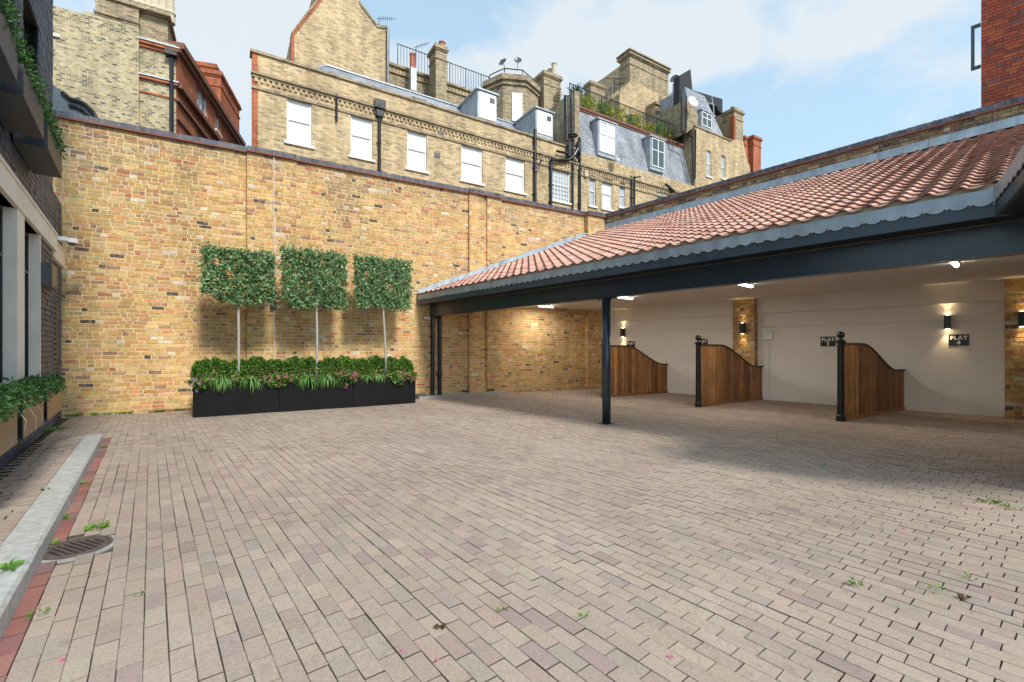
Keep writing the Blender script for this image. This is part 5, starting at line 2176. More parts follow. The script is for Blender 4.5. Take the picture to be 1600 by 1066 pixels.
fpipe(593, 158, 290, 0.055, 'black rainwater pipe with hopper between the second and third window', hopper=True)
fpipe(526, 148, 190, 0.035, 'short thin grey pipe hanging under the cornice')
fpipe(836, 202, 325, 0.075, 'thick black soil pipe right of the fifth sash window')
fpipe(861, 250, 330, 0.065, 'black pipe along the left side of the gridded window')
fpipe(895, 220, 335, 0.05, 'black pipe just right of the gridded window')
fpipe(906, 215, 340, 0.065, 'rightmost thick pipe of the cluster beside the narrow windows')
fpipe(987, 275, 345, 0.04, 'thin black pipe, left one of the pair right of the narrow windows')
fpipe(991.5, 275, 345, 0.045, 'thin black pipe, right one of the pair right of the narrow windows')
for pts, r_, lb_ in (([(861, 250), (888, 250), (897, 243), (903, 232)], 0.065, 'black branch pipe running over the gridded window'),
                     ([(836, 268), (842, 262), (846, 250)], 0.05, 'short black branch pipe with pot by the fifth window'),
                     ([(870, 236), (900, 243), (906, 250)], 0.06, 'sloping black branch pipe joining the pipe cluster'),
                     ([(893, 152), (894, 219)], 0.075, 'tall grey vent pipe rising past the roof terrace corner'),
                     ([(884, 150), (885, 220)], 0.10, 'wide grey duct beside the tall vent pipe at the terrace corner'),
                     ([(889, 225), (889, 245)], 0.11, 'short fat pipe end in the black pipe cluster'),
                     ([(903, 222), (905, 240)], 0.09, 'small fat elbow of the black pipe cluster'),
                     ([(1040, 288), (1054, 300)], 0.07, 'black sloping waste pipe under the right mansard dormer'),
                     ([(991.5, 278), (1001, 276)], 0.04, 'short black branch pipe at the top of the pipe pair')):
    mb = MB()
    mb.tube([F1.px(x, y, 0.17) for x, y in pts], r_, 10)
    o = mb.build('branch_pipe', 'black')
    tag(o, lb_, 'pipe', FG)
mb = MB()
c = F1.px(894, 212, 0.2)
for k in range(14):
    a0, a1 = math.pi * 2 * k / 14, math.pi * 2 * (k + 1) / 14
    mb.tube([c + Vector((math.cos(a0) * 0.24, math.sin(a0) * 0.15, math.sin(a0 * 1) * 0.0)), c + Vector((math.cos(a1) * 0.24, math.sin(a1) * 0.15, 0))], 0.045, 6)
o = mb.build('coiled_pipe', 'black')
tag(o, 'thick curled black pipe bend on top of the pipe cluster', 'pipe', FG)
# vent covers and small dish
for k, (x, y, lb_) in enumerate(((689, 207, 'small dark air brick right of the third sash window'), (683, 243, 'small dark air brick below and right of the third sash window'))):
    p = F1.px(x, y, 0.02)
    t = thing('air_brick', lb_, 'vent', p)
    u, z = F1.u(x), F1.z(x, y)
    mb = MB()
    F1.box(mb, u - 0.12, u + 0.12, z - 0.10, z + 0.10, -0.02, 0.02)
    mb.build('vent_plate', 'greymetal', t)
t = thing('alarm_box', 'pale rounded alarm box above the narrow windows', 'alarm box', F1.px(914, 270, 0.05))
u, z = F1.u(914), F1.z(914, 272)
mb = MB()
F1.box(mb, u - 0.10, u + 0.10, z - 0.16, z + 0.14, 0.0, 0.12)
mb.build('alarm_case', 'pot_buff', t)


def dish(p, r, facing, label, mat='white'):
    t = thing('satellite_dish', label, 'satellite dish', p)
    d = Vector(facing).normalized()
    mb = MB()
    path, rs = [], []
    for k in range(6):
        x = k / 5
        path.append(Vector(p) + d * (0.25 * r * x * x))
        rs.append(max(0.01, r * x))
    mb.tube(path, rs, 20, cap=False)
    path2 = [q_ - d * 0.012 for q_ in path]
    mb.tube(path2, rs, 20, cap=False)
    mb.build('reflector', mat, t)
    mb = MB()
    mb.tube([Vector(p) - Vector((0, 0, r * 0.9)), Vector(p) + d * r * 0.9 - Vector((0, 0, r * 0.25))], 0.012, 5)
    mb.tube([Vector(p) + d * r * 0.85 - Vector((0, 0, r * 0.25)), Vector(p) + d * r * 0.98 - Vector((0, 0, r * 0.2))], 0.035, 8)
    mb.tube([Vector(p) - d * 0.02, Vector(p) - d * 0.2 - Vector((0, 0, 0.1)), Vector(p) - d * 0.2 - Vector((0, 0, r * 1.3))], 0.016, 5)
    mb.build('arm', 'greymetal', t)


dish(F1.px(963, 248, 0.35), 0.20, (0.55, -0.8, 0.25), 'small grey satellite dish on the cornice below the left mansard dormer', 'lead')


# ---- things behind: chimneys etc
def chimney(parent, F, x0, x1, yt, yb, off, depth, mat='fg', pots=(), cap=True, potmat='pot_red', flare=0.0, cname='chimney'):
    u0, u1 = F.u(x0, off), F.u(x1, off)
    xm = (x0 + x1) / 2
    z1, z0 = F.z(x0, yt, off), F.z(x0, yb, off)
    mb = MB()
    F.box(mb, u0, u1, z0, z1, off - depth, off)
    if cap:
        F.box(mb, u0 - 0.05, u1 + 0.05, z1 - 0.28, z1 - 0.21, off - depth - 0.05, off + 0.05)
        F.box(mb, u0 - 0.10, u1 + 0.10, z1 - 0.21, z1 - 0.12, off - depth - 0.10, off + 0.10)
        F.box(mb, u0 - 0.06, u1 + 0.06, z1 - 0.12, z1 + 0.002, off - depth - 0.06, off + 0.06)
        F.box(mb, u0 - 0.04, u1 + 0.04, z1 - 0.75, z1 - 0.68, off - depth - 0.04, off + 0.04)
    ch = mb.build(cname, mat, parent)
    for (fx, fo, h, r) in pots:
        mb = MB()
        u = u0 + (u1 - u0) * fx
        p = F.pt(u, z1, off - depth * fo)
        mb.lathe(p, [(0, r * 1.1), (0.05, r * 1.1), (0.07, r), (h - 0.08, r * 0.9), (h - 0.06, r * 1.12), (h, r * 1.12), (h, r * 0.75), (h - 0.1, r * 0.7)], 14)
        mb.build('chimney_pot', potmat, ch)
    return ch


# gabled house behind the terrace, left
gb = thing('gabled_building', 'tall stock brick gable with raked copings rising behind the slate roof', 'building', F1.pt(F1.u(530, -5), 0, -5))
og = -4.2
gp = [(455, 140), (455, 55), (501, -3), (501, -60), (561, -60), (561, 6), (589, 43), (606, 46), (606, 150)]
mb = MB()
mb.prism([F1.px(x, y, og) for x, y in gp], Vector((F1.N.x, F1.N.y, 0)) * -6)
mb.build('wall', 'fy', gb)
for (a, b) in (((455, 55), (501, -3)), ((561, 6), (589, 43)), ((589, 43), (606, 46))):
    mb = MB()
    pa_, pb_ = F1.px(*a, og), F1.px(*b, og)
    dn = Vector((0, 0, 0.13))
    mb.prism([pa_ + Vector((F1.N.x, F1.N.y, 0)) * .05, pb_ + Vector((F1.N.x, F1.N.y, 0)) * .05, pb_ + Vector((F1.N.x, F1.N.y, 0)) * .05 + dn, pa_ + Vector((F1.N.x, F1.N.y, 0)) * .05 + dn], Vector((F1.N.x, F1.N.y, 0)) * -0.5)
    mb.build('gable_coping', 'fg', gb)
mb = MB()
mb.prism([F1.px(x, y, og + 0.02) for x, y in ((455, 140), (460, 140), (460, 55), (504, 0), (501, -3), (455, 55))], Vector((F1.N.x, F1.N.y, 0)) * -0.3)
mb.build('red_edging', 'fr', gb)
mb = MB()
mb.tube([F1.px(606, 46, og + 0.1), F1.px(606, 150, og + 0.1)], 0.07, 8)
mb.build('corner_pipe', 'greymetal', gb)

# terrace house set back with roof deck and railings
hb = thing('set_back_building', 'set back stock brick storey with dentil cornice and octagonal roof turret', 'building', F1.pt(F1.u(700, -6), 0, -6))
ob = -6.0
ua, ubb = F1.u(607, ob), F1.u(905, ob)
zd = F1.z(700, 133, ob)
mb = MB()
F1.box(mb, ua, ubb, 0, zd, ob - 5, ob)
F1.box(mb, ua, ubb, zd, zd + 0.12, ob - 5, ob + 0.12)
F1.box(mb, ua, ubb, zd - 0.35, zd - 0.28, ob - 0.1, ob + 0.08)
mb.build('wall', 'fg', hb)
mb = MB()
k = 0
while ua + k * 0.2 < ubb:
    F1.box(mb, ua + k * 0.2, ua + k * 0.2 + 0.1, zd - 0.26, zd - 0.12, ob, ob + 0.06)
    k += 1
stuff(mb.build('dentils', 'fy', hb))
railing(F1, F1.u(622, ob), F1.u(764, ob), zd + 0.12, zd + 1.3, ob - 0.05, 'grey blue metal railing on the roof edge between the gable and the turret', spacing=0.16, r=0.012)
# octagonal turret
oc = -5.2
uc_ = F1.u(797, oc)
rad = (F1.u(835, oc) - F1.u(758, oc)) / 2
zt2 = F1.z(797, 113, oc + rad * 0.9)
cen = F1.pt(uc_, 0, oc)
mb = MB()


def octa(mb, cen, r, z0, z1):
    ptsb = [Vector((cen.x + r * math.cos(a + 0.55), cen.y + r * math.sin(a + 0.55), z0)) for a in [k * math.pi / 4 for k in range(8)]]
    mb.prism([Vector((p.x, p.y, z1)) for p in ptsb], Vector((0, 0, z0 - z1)))


octa(mb, cen, rad * 0.98, 11, zt2 - 0.28)
octa(mb, cen, rad * 1.04, zt2 - 0.55, zt2 - 0.48)
octa(mb, cen, rad * 1.06, zt2 - 0.28, zt2)
tu = mb.build('turret', 'fg', hb)
fa = 0.55 + math.pi / 8 - 3 * math.pi / 4
nrm = Vector((math.cos(fa), math.sin(fa)))
wp = Plane(Vector((cen.x, cen.y)) + nrm * (rad * 0.98 * math.cos(math.pi / 8)), (-nrm.y, nrm.x), (0, -1))
w = pxwin(wp, 800, 816, 146, 190)
mb = MB()
wp.box(mb, w[0], w[1], w[2], w[3], -0.06, 0.05)
wo = mb.build('window', 'white', hb)
mb = MB()
zm = (w[2] + w[3]) / 2
wp.box(mb, w[0] + .07, w[1] - .07, w[2] + .07, zm - .03, 0.05, 0.056)
wp.box(mb, w[0] + .07, w[1] - .07, zm + .03, w[3] - .07, 0.05, 0.056)
mb.build('pane', 'blind', wo)
t = thing('turret_rail', 'black pipe rail round the top of the octagonal turret', 'railing', Vector((cen.x, cen.y, zt2)))
mb = MB()
rr_ = rad * 0.8
pr = [Vector((cen.x + rr_ * math.cos(a + 0.55), cen.y + rr_ * math.sin(a + 0.55), zt2 + 0.5)) for a in [k * math.pi / 4 for k in range(9)]]
mb.tube(pr, 0.03, 6)
mb.build('top_rail', 'black', t)
for p in pr[:8]:
    mb = MB()
    mb.tube([p, Vector((p.x, p.y, zt2 - .02))], 0.025, 6)
    mb.build('post', 'black', t)
dish(F1.px(786, 98, oc + 0.6), 0.24, (-0.5, -0.7, 0.4), 'left grey satellite dish on the octagonal turret', 'greymetal')
dish(F1.px(809, 95, oc + 0.6), 0.22, (0.1, -0.9, 0.35), 'right grey satellite dish on the octagonal turret', 'greymetal')

chimney(hb, F1, 681, 698, 68, 165, -4.6, 0.9, 'fg', [(0.7, 0.2, 0.3, 0.16)])
chimney(hb, F1, 642, 651, 104, 140, -5.2, 0.3, 'lead', [(0.5, 0.5, 0.75, 0.15)], cap=False)
chimney(hb, F1, 850, 876, 110, 200, -3.8, 1.6, 'fg', [(0.7, 0.1, 0.75, 0.15), (0.7, 0.35, 0.6, 0.15), (0.7, 0.6, 0.35, 0.15), (0.7, 0.85, 0.3, 0.15)], potmat='pot_buff')
# ivy on the side of that chimney
R = random.Random(5)
ci = F1.px(872, 160, -3.6)
mb = leafmass(260, lambda R: (ci + Vector((R.gauss(0, 0.12), R.gauss(0, 0.1), R.uniform(-0.7, 0.6))), 1), 0.12, [(3, (0.12, 0.17, 0.04)), (1, (0.25, 0.2, 0.06)), (1, (0.3, 0.1, 0.05))], R)
o = mb.build('climbing_plant', 'leaf')
tag(o, 'thin climbing plant on the corner of the chimney with pale pots', 'climber')
chimney(hb, F1, 923, 946, 126, 200, -6.0, 0.6, 'fg', [])


def aerial(p, h, label, tilt=0.2):
    t = thing('tv_aerial', label, 'aerial', p)
    p = Vector(p)
    top = p + Vector((0, 0, h))
    mb = MB()
    mb.tube([p, top], 0.018, 5)
    mb.build('mast', 'greymetal', t)
    d = Vector((0.9, 0.3, tilt)).normalized()
    mb = MB()
    mb.tube([top - d * 0.1, top + d * 0.8], 0.012, 5)
    for k in range(7):
        c = top + d * (0.1 * k)
        s_ = Vector((0.3, -0.9, 0)) * (0.22 - 0.015 * k)
        mb.tube([c - s_, c + s_], 0.009, 4)
    mb.build('boom', 'greymetal', t)


aerial(F1.px(947, 150, -5.8), 1.2, 'thin television aerial beside the small stack above the roof terrace')
aerial(F1.px(650, 92, -5.0), 0.6, 'small television aerial above the red clay pot', 0.5)
aerial(F1.px(592, 44, -4.3), 0.45, 'tiny television aerial on the gable coping')
aerial(F1.pt(F1.u(838, -5.2), zt2, -5.2), 0.5, 'small aerial at the right edge of the octagonal turret')

# big stack house
bs = thing('tall_stack_building', 'stock brick house wall carrying the broad chimney stack in the middle of the skyline', 'building', F1.pt(F1.u(1010, -5), 0, -5))
o5 = -4.6
gp = [(968, 230), (968, 146), (984, 128), (984, 92), (1044, 106), (1045, 150), (1070, 168), (1070, 240)]
mb = MB()
mb.prism([F1.px(x, y, o5) for x, y in gp], Vector((F1.N.x, F1.N.y, 0)) * -3.2)
mb.build('wall', 'fy', bs)
za, zb2 = F1.z(984, 78, o5), F1.z(984, 95, o5)
ua_, ub_ = F1.u(984, o5), F1.u(1043, o5)
mb = MB()
F1.box(mb, ua_, ub_, zb2 - 1.3, za - 0.1, o5 - 0.9, o5 + 0.01)
for k, (dz, e) in enumerate(((0.30, 0.10), (0.22, 0.17), (0.14, 0.12), (0.0, 0.2))):
    F1.box(mb, ua_ - e, ub_ + e, za - 0.1 - dz, za - 0.1 - dz + 0.085, o5 - 0.9 - e, o5 + e)
F1.box(mb, ua_ - .05, ub_ + .05, za - 0.95, za - 0.88, o5 - 0.95, o5 + 0.05)
ch = mb.build('chimney', 'fg', bs)
for fx in (0.06, 0.42, 0.52, 0.62):
    mb = MB()
    mb.lathe(F1.pt(ua_ + (ub_ - ua_) * fx, za - 0.02, o5 - 0.4), [(0, 0.15), (0.2, 0.13), (0.22, 0.16), (0.27, 0.16)], 12)
    mb.build('chimney_pot', 'pot_red', ch)
mb = MB()
F1.box(mb, F1.u(1024, o5 + .8), F1.u(1050, o5 + .8), F1.z(1024, 205, o5 + .8), F1.z(1024, 163, o5 + .8), o5 - 0.5, o5 + 0.8)
F1.box(mb, F1.u(1023, o5 + .8), F1.u(1051, o5 + .8), F1.z(1024, 163, o5 + .8), F1.z(1024, 159, o5 + .8), o5 - 0.5, o5 + 0.9)
mb.build('roof_lobby', 'fg', bs)
t = thing('stair_rail', 'black sloping pipe rail left of the broad chimney stack', 'railing', F1.px(944, 158, o5 + .3))
for k, dz in enumerate((0, 0.35)):
    mb = MB()
    mb.tube([F1.px(940, 160, o5 + 0.2) + Vector((0, 0, -dz)), F1.px(960, 124, o5 + .2) + Vector((0, 0, -dz)), F1.px(976, 122, o5 + .2) + Vector((0, 0, -dz))], 0.035, 6)
    mb.build('rail', 'black', t)
for x, y in ((940, 160), (947, 147), (954, 135), (960, 124), (968, 123)):
    mb = MB()
    p = F1.px(x, y, o5 + .2)
    mb.tube([p, p - Vector((0, 0, 0.9))], 0.025, 5)
    mb.build('post', 'black', t)
aer = F1.px(1053, 152, -3.6)
t = thing('dish_mast', 'grey vent mast with bent pipes right of the broad chimney stack', 'mast', aer)
mb = MB()
mb.tube([aer - Vector((0, 0, 0.8)), aer + Vector((0, 0, 0.9))], 0.10, 8)
mb.build('mast', 'lead', t)
mb = MB()
mb.tube([aer + Vector((-0.5, 0, 0.1)), aer + Vector((0, 0, 0.4)), aer + Vector((0.6, 0, 0.75))], 0.04, 6)
mb.build('cross_pipe', 'lead', t)
dish(F1.px(1054, 124, -3.5), 0.30, (-0.6, -0.7, 0.3), 'grey satellite dish on the mast beside the broad stack', 'greymetal')


# black stepped wall and corner house
kb = thing('corner_house', 'narrow stock brick house with two slim windows and a roof dormer, left of the stacks', 'building', F1.pt(F1.u(1110), 0, 0))
K0 = Plane(F1.pt(F1.u(1086), 0, 0.0).xy, (0.8464, 0.5326), (0, -1))
ztk = K0.z(1086, 198)
uk = K0.u(1142)
wk = [pxwin(K0, 1104, 1111.5, 235, 276, 0.05), pxwin(K0, 1127, 1133.5, 243, 279, 0.05)]
windowed_wall(kb, K0, 0, uk, 0, ztk, wk, 'fy', back=-3.5)
for w in wk:
    sash(kb, K0, w, 'glass_pale')
mb = MB()
K0.box(mb, -0.05, uk + 0.05, ztk, ztk + 0.08, -3.5, 0.06)
mb.build('coping', 'fg', kb)
mb = MB()
z2 = K0.z(1100, 150, -1.4)
mb.prism([K0.pt(0.5, ztk + .08, -0.3), K0.pt(uk - 0.1, ztk + .08, -0.3), K0.pt(uk - 0.7, z2, -1.4), K0.pt(0.9, z2, -1.4)], Vector((K0.N.x, K0.N.y, 0)) * -2)
mb.build('roof', 'slate', kb)
mb = MB()
mb.prism([K0.px(x, y, -0.1) for x, y in ((1072, 208), (1070, 156), (1082, 152), (1091, 182), (1089, 196))], Vector((K0.N.x, K0.N.y, 0)) * -3)
mb.build('gable_wall', 'fg', kb)
dormer(K0, 1095, 1112, 176, 199, -0.25, 1.5, kb, 'glass')
mb = MB()
mb.prism([K0.px(x, y, -1.6) for x, y in ((1061, 178), (1062, 118), (1079, 108), (1082, 141), (1129, 155), (1129, 178), (1122, 172), (1120, 166), (1084, 158))], Vector((K0.N.x, K0.N.y, 0)) * -0.45)
mb.build('black_parapet', 'sootblack', kb)
mb = MB()
for a, b in (((1086, 156), (1115, 163)), ((1094, 158), (1094, 176)), ((1115, 163), (1115, 182)), ((1112, 150), (1114, 165))):
    mb.tube([K0.px(*a, -0.5), K0.px(*b, -0.5)], 0.03, 6)
mb.build('roof_rail', 'lead', kb)
mb = MB()
mb.tube([K0.px(1065, 150, 0.1), K0.px(1065, 205, 0.1), K0.px(1082, 215, 0.12), K0.px(1083, 285, 0.12)], 0.06, 8)
mb.tube([K0.px(1072, 150, 0.1), K0.px(1072, 205, 0.1)], 0.05, 8)
mb.tube([K0.px(1087, 203, 0.12), K0.px(1086, 280, 0.12)], 0.05, 8)
mb.build('rain_pipes', 'black', kb)
dish(K0.px(1082, 160, 0.35), 0.34, (0.3, -0.9, 0.25), 'white satellite dish by the black stepped wall', 'white')
# stacks on the right
st = thing('stack_building', 'stock brick flank with tapered red striped chimney stack behind the right hand wall', 'building', K0.pt(K0.u(1150, -1), 0, -1))
chimney(st, K0, 1147, 1161, 168, 224, -1.2, 0.9, 'fg', [(0.2, 0.3, 0.2, 0.11), (0.6, 0.3, 0.25, 0.11)])
mb = MB()
K0.box(mb, K0.u(1147, -1.15), K0.u(1150, -1.15), K0.z(1147, 222, -1.15), K0.z(1147, 180, -1.15), -1.5, -1.15)
mb.build('red_strip', 'fr', st)
mb = MB()
mb.prism([K0.px(x, y, -1.1) for x, y in ((1141, 300), (1141, 225), (1147, 218), (1161, 220), (1166, 245), (1172, 262), (1172, 300))], Vector((K0.N.x, K0.N.y, 0)) * -2)
mb.build('wall', 'fy', st)
mb = MB()
K0.box(mb, K0.u(1132, -2.5), K0.u(1146, -2.5), 8, K0.z(1132, 175, -2.5), -3.5, -2.5)
mb.build('chimney', 'fg', st)
st2 = thing('red_stack_building', 'red brick chimney block furthest right on the skyline', 'building', K0.pt(K0.u(1175, -3), 0, -3))
chimney(st2, K0, 1163, 1176, 212, 300, -3.0, 0.9, 'fr', [], flare=0)
chimney(st2, K0, 1177, 1189, 211, 300, -2.6, 0.9, 'fr', [])

# ---- left group: pale speckled brick with red brick flank
G0 = Vector((-12.55, 17.0))
GF = Plane(G0, (-0.8673, -0.4977), (0, -1))
GR = Plane(G0, (-0.292, 0.956), (1, 0))
lg = thing('corner_mansion', 'pale speckled brick building with bright red brick flank at the upper left', 'building', (G0.x, G0.y, 0))
zg = 12.75
ug = GF.u(60)
wing = [(GF.u(88.5), GF.u(72), GF.z(84, 104), GF.z(84, 52), 0.08)]
ugs = GF.u(218)
GF2 = Plane(GF.P, GF.D, GF.N)
windowed_wall(lg, GF, 0.0, ugs, 0, zg, [], 'fw', back=-5)
mb = MB()
zl_ = GF.z(146, 22, 0.08)
zl0 = GF.z(82, 12, 0.08)
GFm = Plane((GF.P + GF.N * 0.12), GF.D, (0, -1))
windowed_wall(lg, GFm, ugs, GF.u(150) + 0.3, 0, 13.0, [], 'fw', back=-5)
w_ = pxwin(GFm, 88.5, 70, 104, 52)
w_ = (w_[0], w_[1], w_[2], w_[3], .08)
windowed_wall(lg, GFm, GF.u(150) + 0.3, GF.u(40), 0, GFm.z(110, 16), [w_], 'fw', back=-5, name='wall')
sash(lg, GFm, w_, 'glass_pale')
# stack
zs1 = GF.z(150, -2, 0.15)
mb = MB()
GF.box(mb, ugs, GF.u(148, 0.2), 12.98, 13.62, -1.3, 0.14)
GF.box(mb, GF.u(262, 0.0), ugs, zg - 0.2, 13.62, -1.3, -0.06)
GF.box(mb, GF.u(264, 0.2) - 0.04, GF.u(148, 0.2) + 0.08, 13.62, 13.72, -1.4, 0.22)
GF.box(mb, ugs - 0.02, GF.u(148, 0.2) + 0.04, 13.05, 13.12, -1.2, 0.19)
sk = mb.build('chimney', 'fg', lg)
for k in range(9):
    x = 176 + k * 11.2
    mb = MB()
    mb.lathe(GF.pt(GF.u(x, -0.4), 13.72, -0.4), [(0, 0.17), (0.3, 0.15), (0.34, 0.19), (0.5, 0.15), (0.95, 0.13), (0.97, 0.16), (1.05, 0.16)], 12)
    mb.build('chimney_pot', 'pot_buff', sk)
mb = MB()
GF.box(mb, -0.1, ugs, zg - 0.32, zg - 0.22, -0.1, 0.16)
GF.box(mb, -0.06, ugs, zg - 0.42, zg - 0.32, -0.1, 0.09)
mb.build('string_course', 'fr', lg)
mb = MB()
for z_ in (GF.z(272, 131), ):
    GF.box(mb, -0.06, ugs, z_ - 0.10, z_, -0.1, 0.12)
    GF.box(mb, -0.03, ugs, z_ - 0.6, z_ - 0.54, -0.1, 0.04)
mb.build('string_course', 'fr', lg)
mb = MB()
GF.box(mb, -0.12, ugs, zg - 0.215, zg - 0.17, -0.1, 0.2)
GF.box(mb, -0.1, ugs, GF.z(272, 131) + .002, GF.z(272, 131) + 0.05, -0.1, 0.16)
GF.box(mb, -0.1, GF.u(40), 14.2, 14.26, -1, 0.25) if False else None
mb.build('lead_ledge', 'lead', lg)
# red flank
wr = [(GR.u(308), GR.u(325), GR.z(316, 180), GR.z(316, 128), 0.12), (GR.u(337), GR.u(344), GR.z(340, 206), GR.z(340, 170), 0.1), (GR.u(308), GR.u(325), GR.z(316, 265), GR.z(316, 206), 0.12)]
windowed_wall(lg, GR, 0.0, GR.u(376), 0, zg, wr, 'fr', back=-4)
for w in wr:
    sash(lg, GR, w, 'glass_pale', cols=2)
mb = MB()
ue = GR.u(376)
GR.box(mb, 0, ue, zg - 0.1, zg + 0.12, -0.3, 0.26)
GR.box(mb, 0, ue, zg - 0.25, zg - 0.1, -0.3, 0.15)
z_ = GF.z(272, 131)
GR.box(mb, 0, ue, z_ - 0.12, z_ + 0.05, -0.2, 0.2)
GR.box(mb, 0, ue, z_ - 0.62, z_ - 0.5, -0.2, 0.1)
GR.box(mb, 0, ue, z_ - 1.3, z_ - 1.22, -0.2, 0.07)
mb.build('cornice', 'creasing', lg)
chimney(lg, GR, 345, 374, 112, 240, 0.0, 1.2, 'fr', [])
chimney(lg, GR, 337, 352, 101, 240, -0.3, 1.0, 'fr', [])
mb = MB()
mb.tube([GF.pt(0.12, 9, 0.12), GF.pt(0.12, 12.3, 0.12)], 0.07, 8)
GF.box(mb, -0.05, 0.3, 12.2, 12.4, 0.0, 0.3)
mb.build('rain_pipe', 'black', lg)
# low dark curved roof in front of it
t = thing('curved_lead_roof', 'dark curved roof peeping over the wall at the upper left', 'roof', GF.px(120, 170, 1.2))
cpts = [(60, 112), (82, 132), (97, 144), (110, 155), (122, 158), (134, 164), (144, 174), (152, 188), (153, 215)]
mb = MB()
for (a, b) in zip(cpts[:-1], cpts[1:]):
    pa_, pb_ = GF.px(*a, 1.6), GF.px(*b, 1.6)
    bk = Vector((GF.N.x, GF.N.y, 0)) * -1.4
    mb.quad(pa_, pb_, pb_ + bk, pa_ + bk)
    mb.quad(Vector((pa_.x, pa_.y, 4)), Vector((pb_.x, pb_.y, 4)), pb_, pa_)
mb.build('roof_sheet', 'board', t)
mb = MB()
mb.tube([GF.px(x, y, 1.65) for x, y in cpts[2:]], 0.07, 6)
mb.tube([GF.px(x - 3, y + 9, 1.66) for x, y in cpts[3:]], 0.05, 6)
mb.build('edge_roll', 'black', t)

# ---- modern red brick block beyond the right wall
md = thing('red_brick_block', 'plain modern red brick building rising at the upper right edge', 'building', RIGHT.pt(RIGHT.u(1540, -1.5), 0, -1.5))
um0 = RIGHT.u(1533, -1.5)
core = MB()
RIGHT.box(core, um0 + 0.01, um0 + 6, 0, 15, -8, -1.515)
core.build('wall_core', 'mortar_grey', md)
specs = brick_specs(Plane(RIGHT.P - RIGHT.N * 1.5, RIGHT.D, RIGHT.N), [(um0, um0 + 1.7, 0.0)], 5.8, 10.6, 0.079, 0.243, REDB, 0.0, back=-0.03, joint=0.011, jit=0.0015, R=random.Random(55), flem=0.3, proud=0.002)
build_pieces(specs, 'brick', 'small_bricks', 'brick_red', md, 300)
cR = Plane(RIGHT.P - RIGHT.N * 1.5, RIGHT.D, RIGHT.N)
t0 = MB()
wz0, wz1 = cR.z(1527, 107), cR.z(1527, 38)
uw = um0 - 0.005
cR.box(t0, uw - 0.16, uw - 0.10, wz0, wz1, -0.05, 0.02)
cR.box(t0, uw - 0.10, uw + 0.0, wz0, wz0 + 0.06, -0.05, 0.02)
cR.box(t0, uw - 0.10, uw + 0.0, wz1 - 0.06, wz1, -0.05, 0.02)
t0.build('window_frame', 'board', md)

# ================================================================== SMALL THINGS ON THE GROUND
WEED = [(3, (0.10, 0.26, 0.04)), (2, (0.16, 0.34, 0.06)), (1, (0.22, 0.32, 0.05))]


def weed(p, r, n, label, k, size=0.04, flat=True):
    R = random.Random(1000 + k)
    mb = MB()
    for _ in range(n):
        a = R.uniform(0, 6.28)
        rr = r * math.sqrt(R.random())
        q_ = Vector(p) + Vector((rr * math.cos(a), rr * math.sin(a), R.uniform(0.002, 0.02)))
        d = Vector((math.cos(a), math.sin(a), R.uniform(0.1, 0.9))).normalized()
        leaf(mb, q_, size * R.uniform(0.6, 1.2), jitcol(pick(WEED, R), 0.15, R), R, d, 0.45)
    o = mb.build('weed', 'leaf')
    tag(o, label, 'weed', 'small green weeds in the paving joints')


weeds = [(152, 826, 0.055, 80, 'feathery green weed just beyond the drain grate'), (58, 962, 0.03, 26, 'tiny green weed on the red paver row left foreground'), (1338, 914, 0.03, 30, 'bright green star shaped weed in the right foreground'),
         (1546, 786, 0.055, 34, 'spreading weed far right in the middle of the paving'), (1585, 795, 0.07, 24, 'thin weed at the right photo edge'), (1465, 922, 0.04, 16, 'small sparse weed right of the star shaped weed'),
         (1517, 906, 0.02, 10, 'tiny weed right of the sparse weed in the right foreground'), (787, 955, 0.02, 10, 'tiny weed in a joint near the photo centre bottom'), (220, 931, 0.015, 9, 'tiny weed in a joint left of centre bottom'),
         (240, 679, 0.04, 25, 'small weed in the paving before the left planter end'), (325, 706, 0.03, 14, 'faint weed in a joint below the left planter'),
         (1287, 728, 0.03, 14, 'tiny weed in the paving before the right post'), (912, 966, 0.015, 8, 'tiny green sprig bottom centre right')]
for k, (x, y, r, n, lb_) in enumerate(weeds):
    weed(gpt(x, y, 0.004), r, n, lb_, k, 0.026 if r < 0.05 else 0.038)
kweeds = [(158, 700, 0.05, 50, 'weed growing against the kerb end'), (132, 757, 0.03, 30, 'weed in the kerb channel above the grate'), (96, 812, 0.035, 40, 'weed against the kerb just above the drain grate'), (80, 852, 0.03, 30, 'weed squeezed between kerb and drain grate')]
for k, (x, y, r, n, lb_) in enumerate(kweeds):
    weed(gpt(x, y, 0.004), r, n, lb_, 30 + k, 0.03)
weed(gpt(4, 893, 0.11), 0.05, 50, 'bright weed on the raised pavement at the left photo edge', 40, 0.05)
weed(gpt(70, 768, 0.11), 0.02, 12, 'tiny weed on the raised pavement beside the kerb', 41, 0.03)
weed(LEFT.pt(9.9, 0.1, 0.06), 0.06, 60, 'weed at the foot of the dark building by its corner', 42, 0.05)
weed(LEFT.pt(10.8, 0.01, 0.08), 0.09, 70, 'weed in the corner between the dark building and yellow wall', 43, 0.05)
for k, (px, r) in enumerate(((115, 0.10), (160, 0.16), (195, 0.14), (250, 0.06), (282, 0.08))):
    weed(BACK.pt(BACK.u(px, 0.06), 0.005, 0.08), r, 80, ['pale weed at the wall foot in the left corner', 'larger weed patch at the wall foot above the kerb end', 'weed patch at the wall foot right of the larger one', 'small weed at the wall foot near the plank',
                                                 'weed at the wall foot beside the left planter end'][k], 50 + k, 0.06)
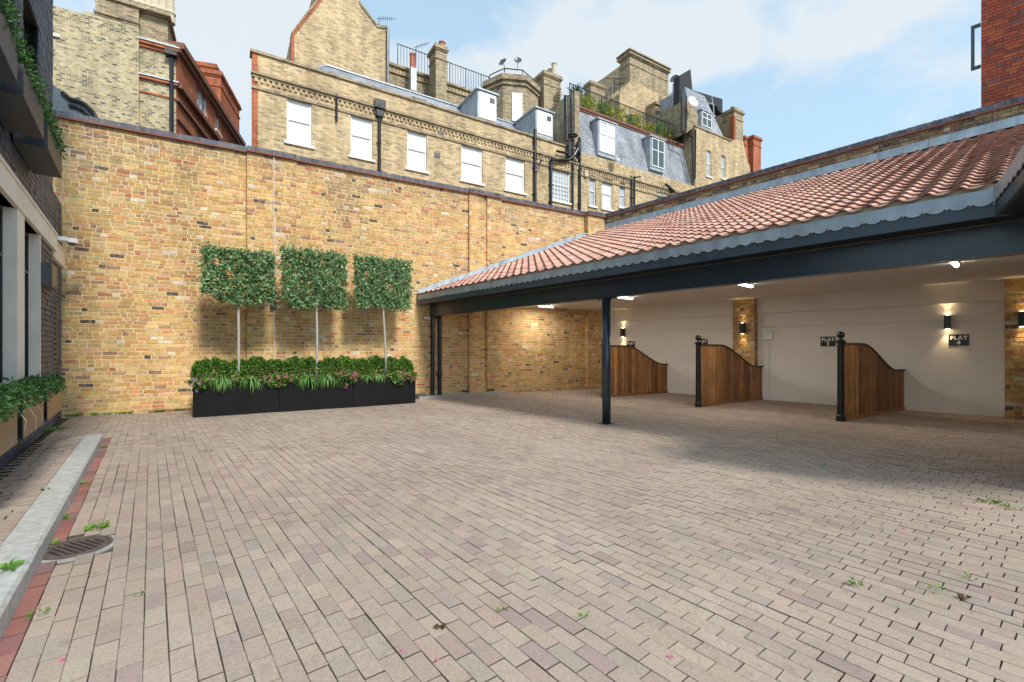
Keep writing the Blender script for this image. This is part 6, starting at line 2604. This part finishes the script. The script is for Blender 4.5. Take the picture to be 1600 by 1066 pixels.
# fallen petals
pet = MB()
R = random.Random(4)
PT_ = [(682, 1032, 'small pink petal on the paving at the bottom centre'), (98, 1031, 'small pink petal near the bottom left corner by the red paver row'), (424, 932, 'small pink petal left of the centre foreground'),
       (1048, 1026, 'small pink petal at the bottom, right of centre'), (626, 1018, 'pale pink petal just left of the bottom centre petal'), (1411, 826, 'tiny red petal on the right hand paving')]
for i, (x, y, lb_) in enumerate(PT_):
    p = gpt(x, y, 0.006)
    mb = MB()
    for _ in range(5):
        leaf(mb, p, 0.012, (0.75, 0.14, 0.36), R, Vector((R.gauss(0, 1), R.gauss(0, 1), 0.15)).normalized(), 0.9)
    o = mb.build('fallen_petal', 'petal')
    tag(o, lb_, 'petal', 'pink petals scattered on the paving')
for i, (x, y, lb_) in enumerate(((1508, 935, 'curled brown dead leaf on the right foreground paving'), (688, 980, 'dark brown dead leaf in a joint bottom centre'))):
    mb = MB()
    p = gpt(x, y, 0.008)
    for _ in range(4):
        leaf(mb, p, 0.035, (0.10, 0.055, 0.03), R, Vector((R.gauss(0, 1), R.gauss(0, 1), 0.2)).normalized(), 0.8)
    o = mb.build('dead_leaf', 'leaf')
    tag(o, lb_, 'leaf')
# timber batten at the wall foot
mb = MB()
ua = BACK.u(232, 0.06)
ub_ = BACK.u(298, 0.06)
BACK.box(mb, ua, ub_, 0.005, 0.04, 0.012, 0.075)
o = mb.build('timber_batten', 'wood')
tag(o, 'weathered timber batten lying at the wall foot left of the planters', 'timber')
# small white tag light on wall near beam end
t = thing('wall_bracket', 'small white bracket on the brick wall left of the downpipes', 'bracket', BACK.px(665, 497, 0.05))
u, z = BACK.u(666, 0.04), BACK.z(666, 497, 0.04)
mb = MB()
BACK.box(mb, u - 0.09, u + 0.09, z - 0.03, z + 0.02, 0.05, 0.13)
mb.build('bracket_body', 'white', t)
# lantern hooks: dry stems hanging from the low planters
mb = MB()
for a, b in (((6.2, 0.88), (6.5, 0.55)), ((6.45, 0.9), (6.9, 0.6)), ((5.8, 0.86), (5.95, 0.62))):
    mb.tube([LEFT.pt(a[0], a[1], 0.3), LEFT.pt((a[0] + b[0]) / 2, (a[1] + b[1]) / 2 - 0.02, 0.36), LEFT.pt(b[0], b[1], 0.34)], 0.003, 4)
o = mb.build('dry_stems', 'cable')
tag(o, 'pale dry stems drooping over the low bronze planters', 'stems')
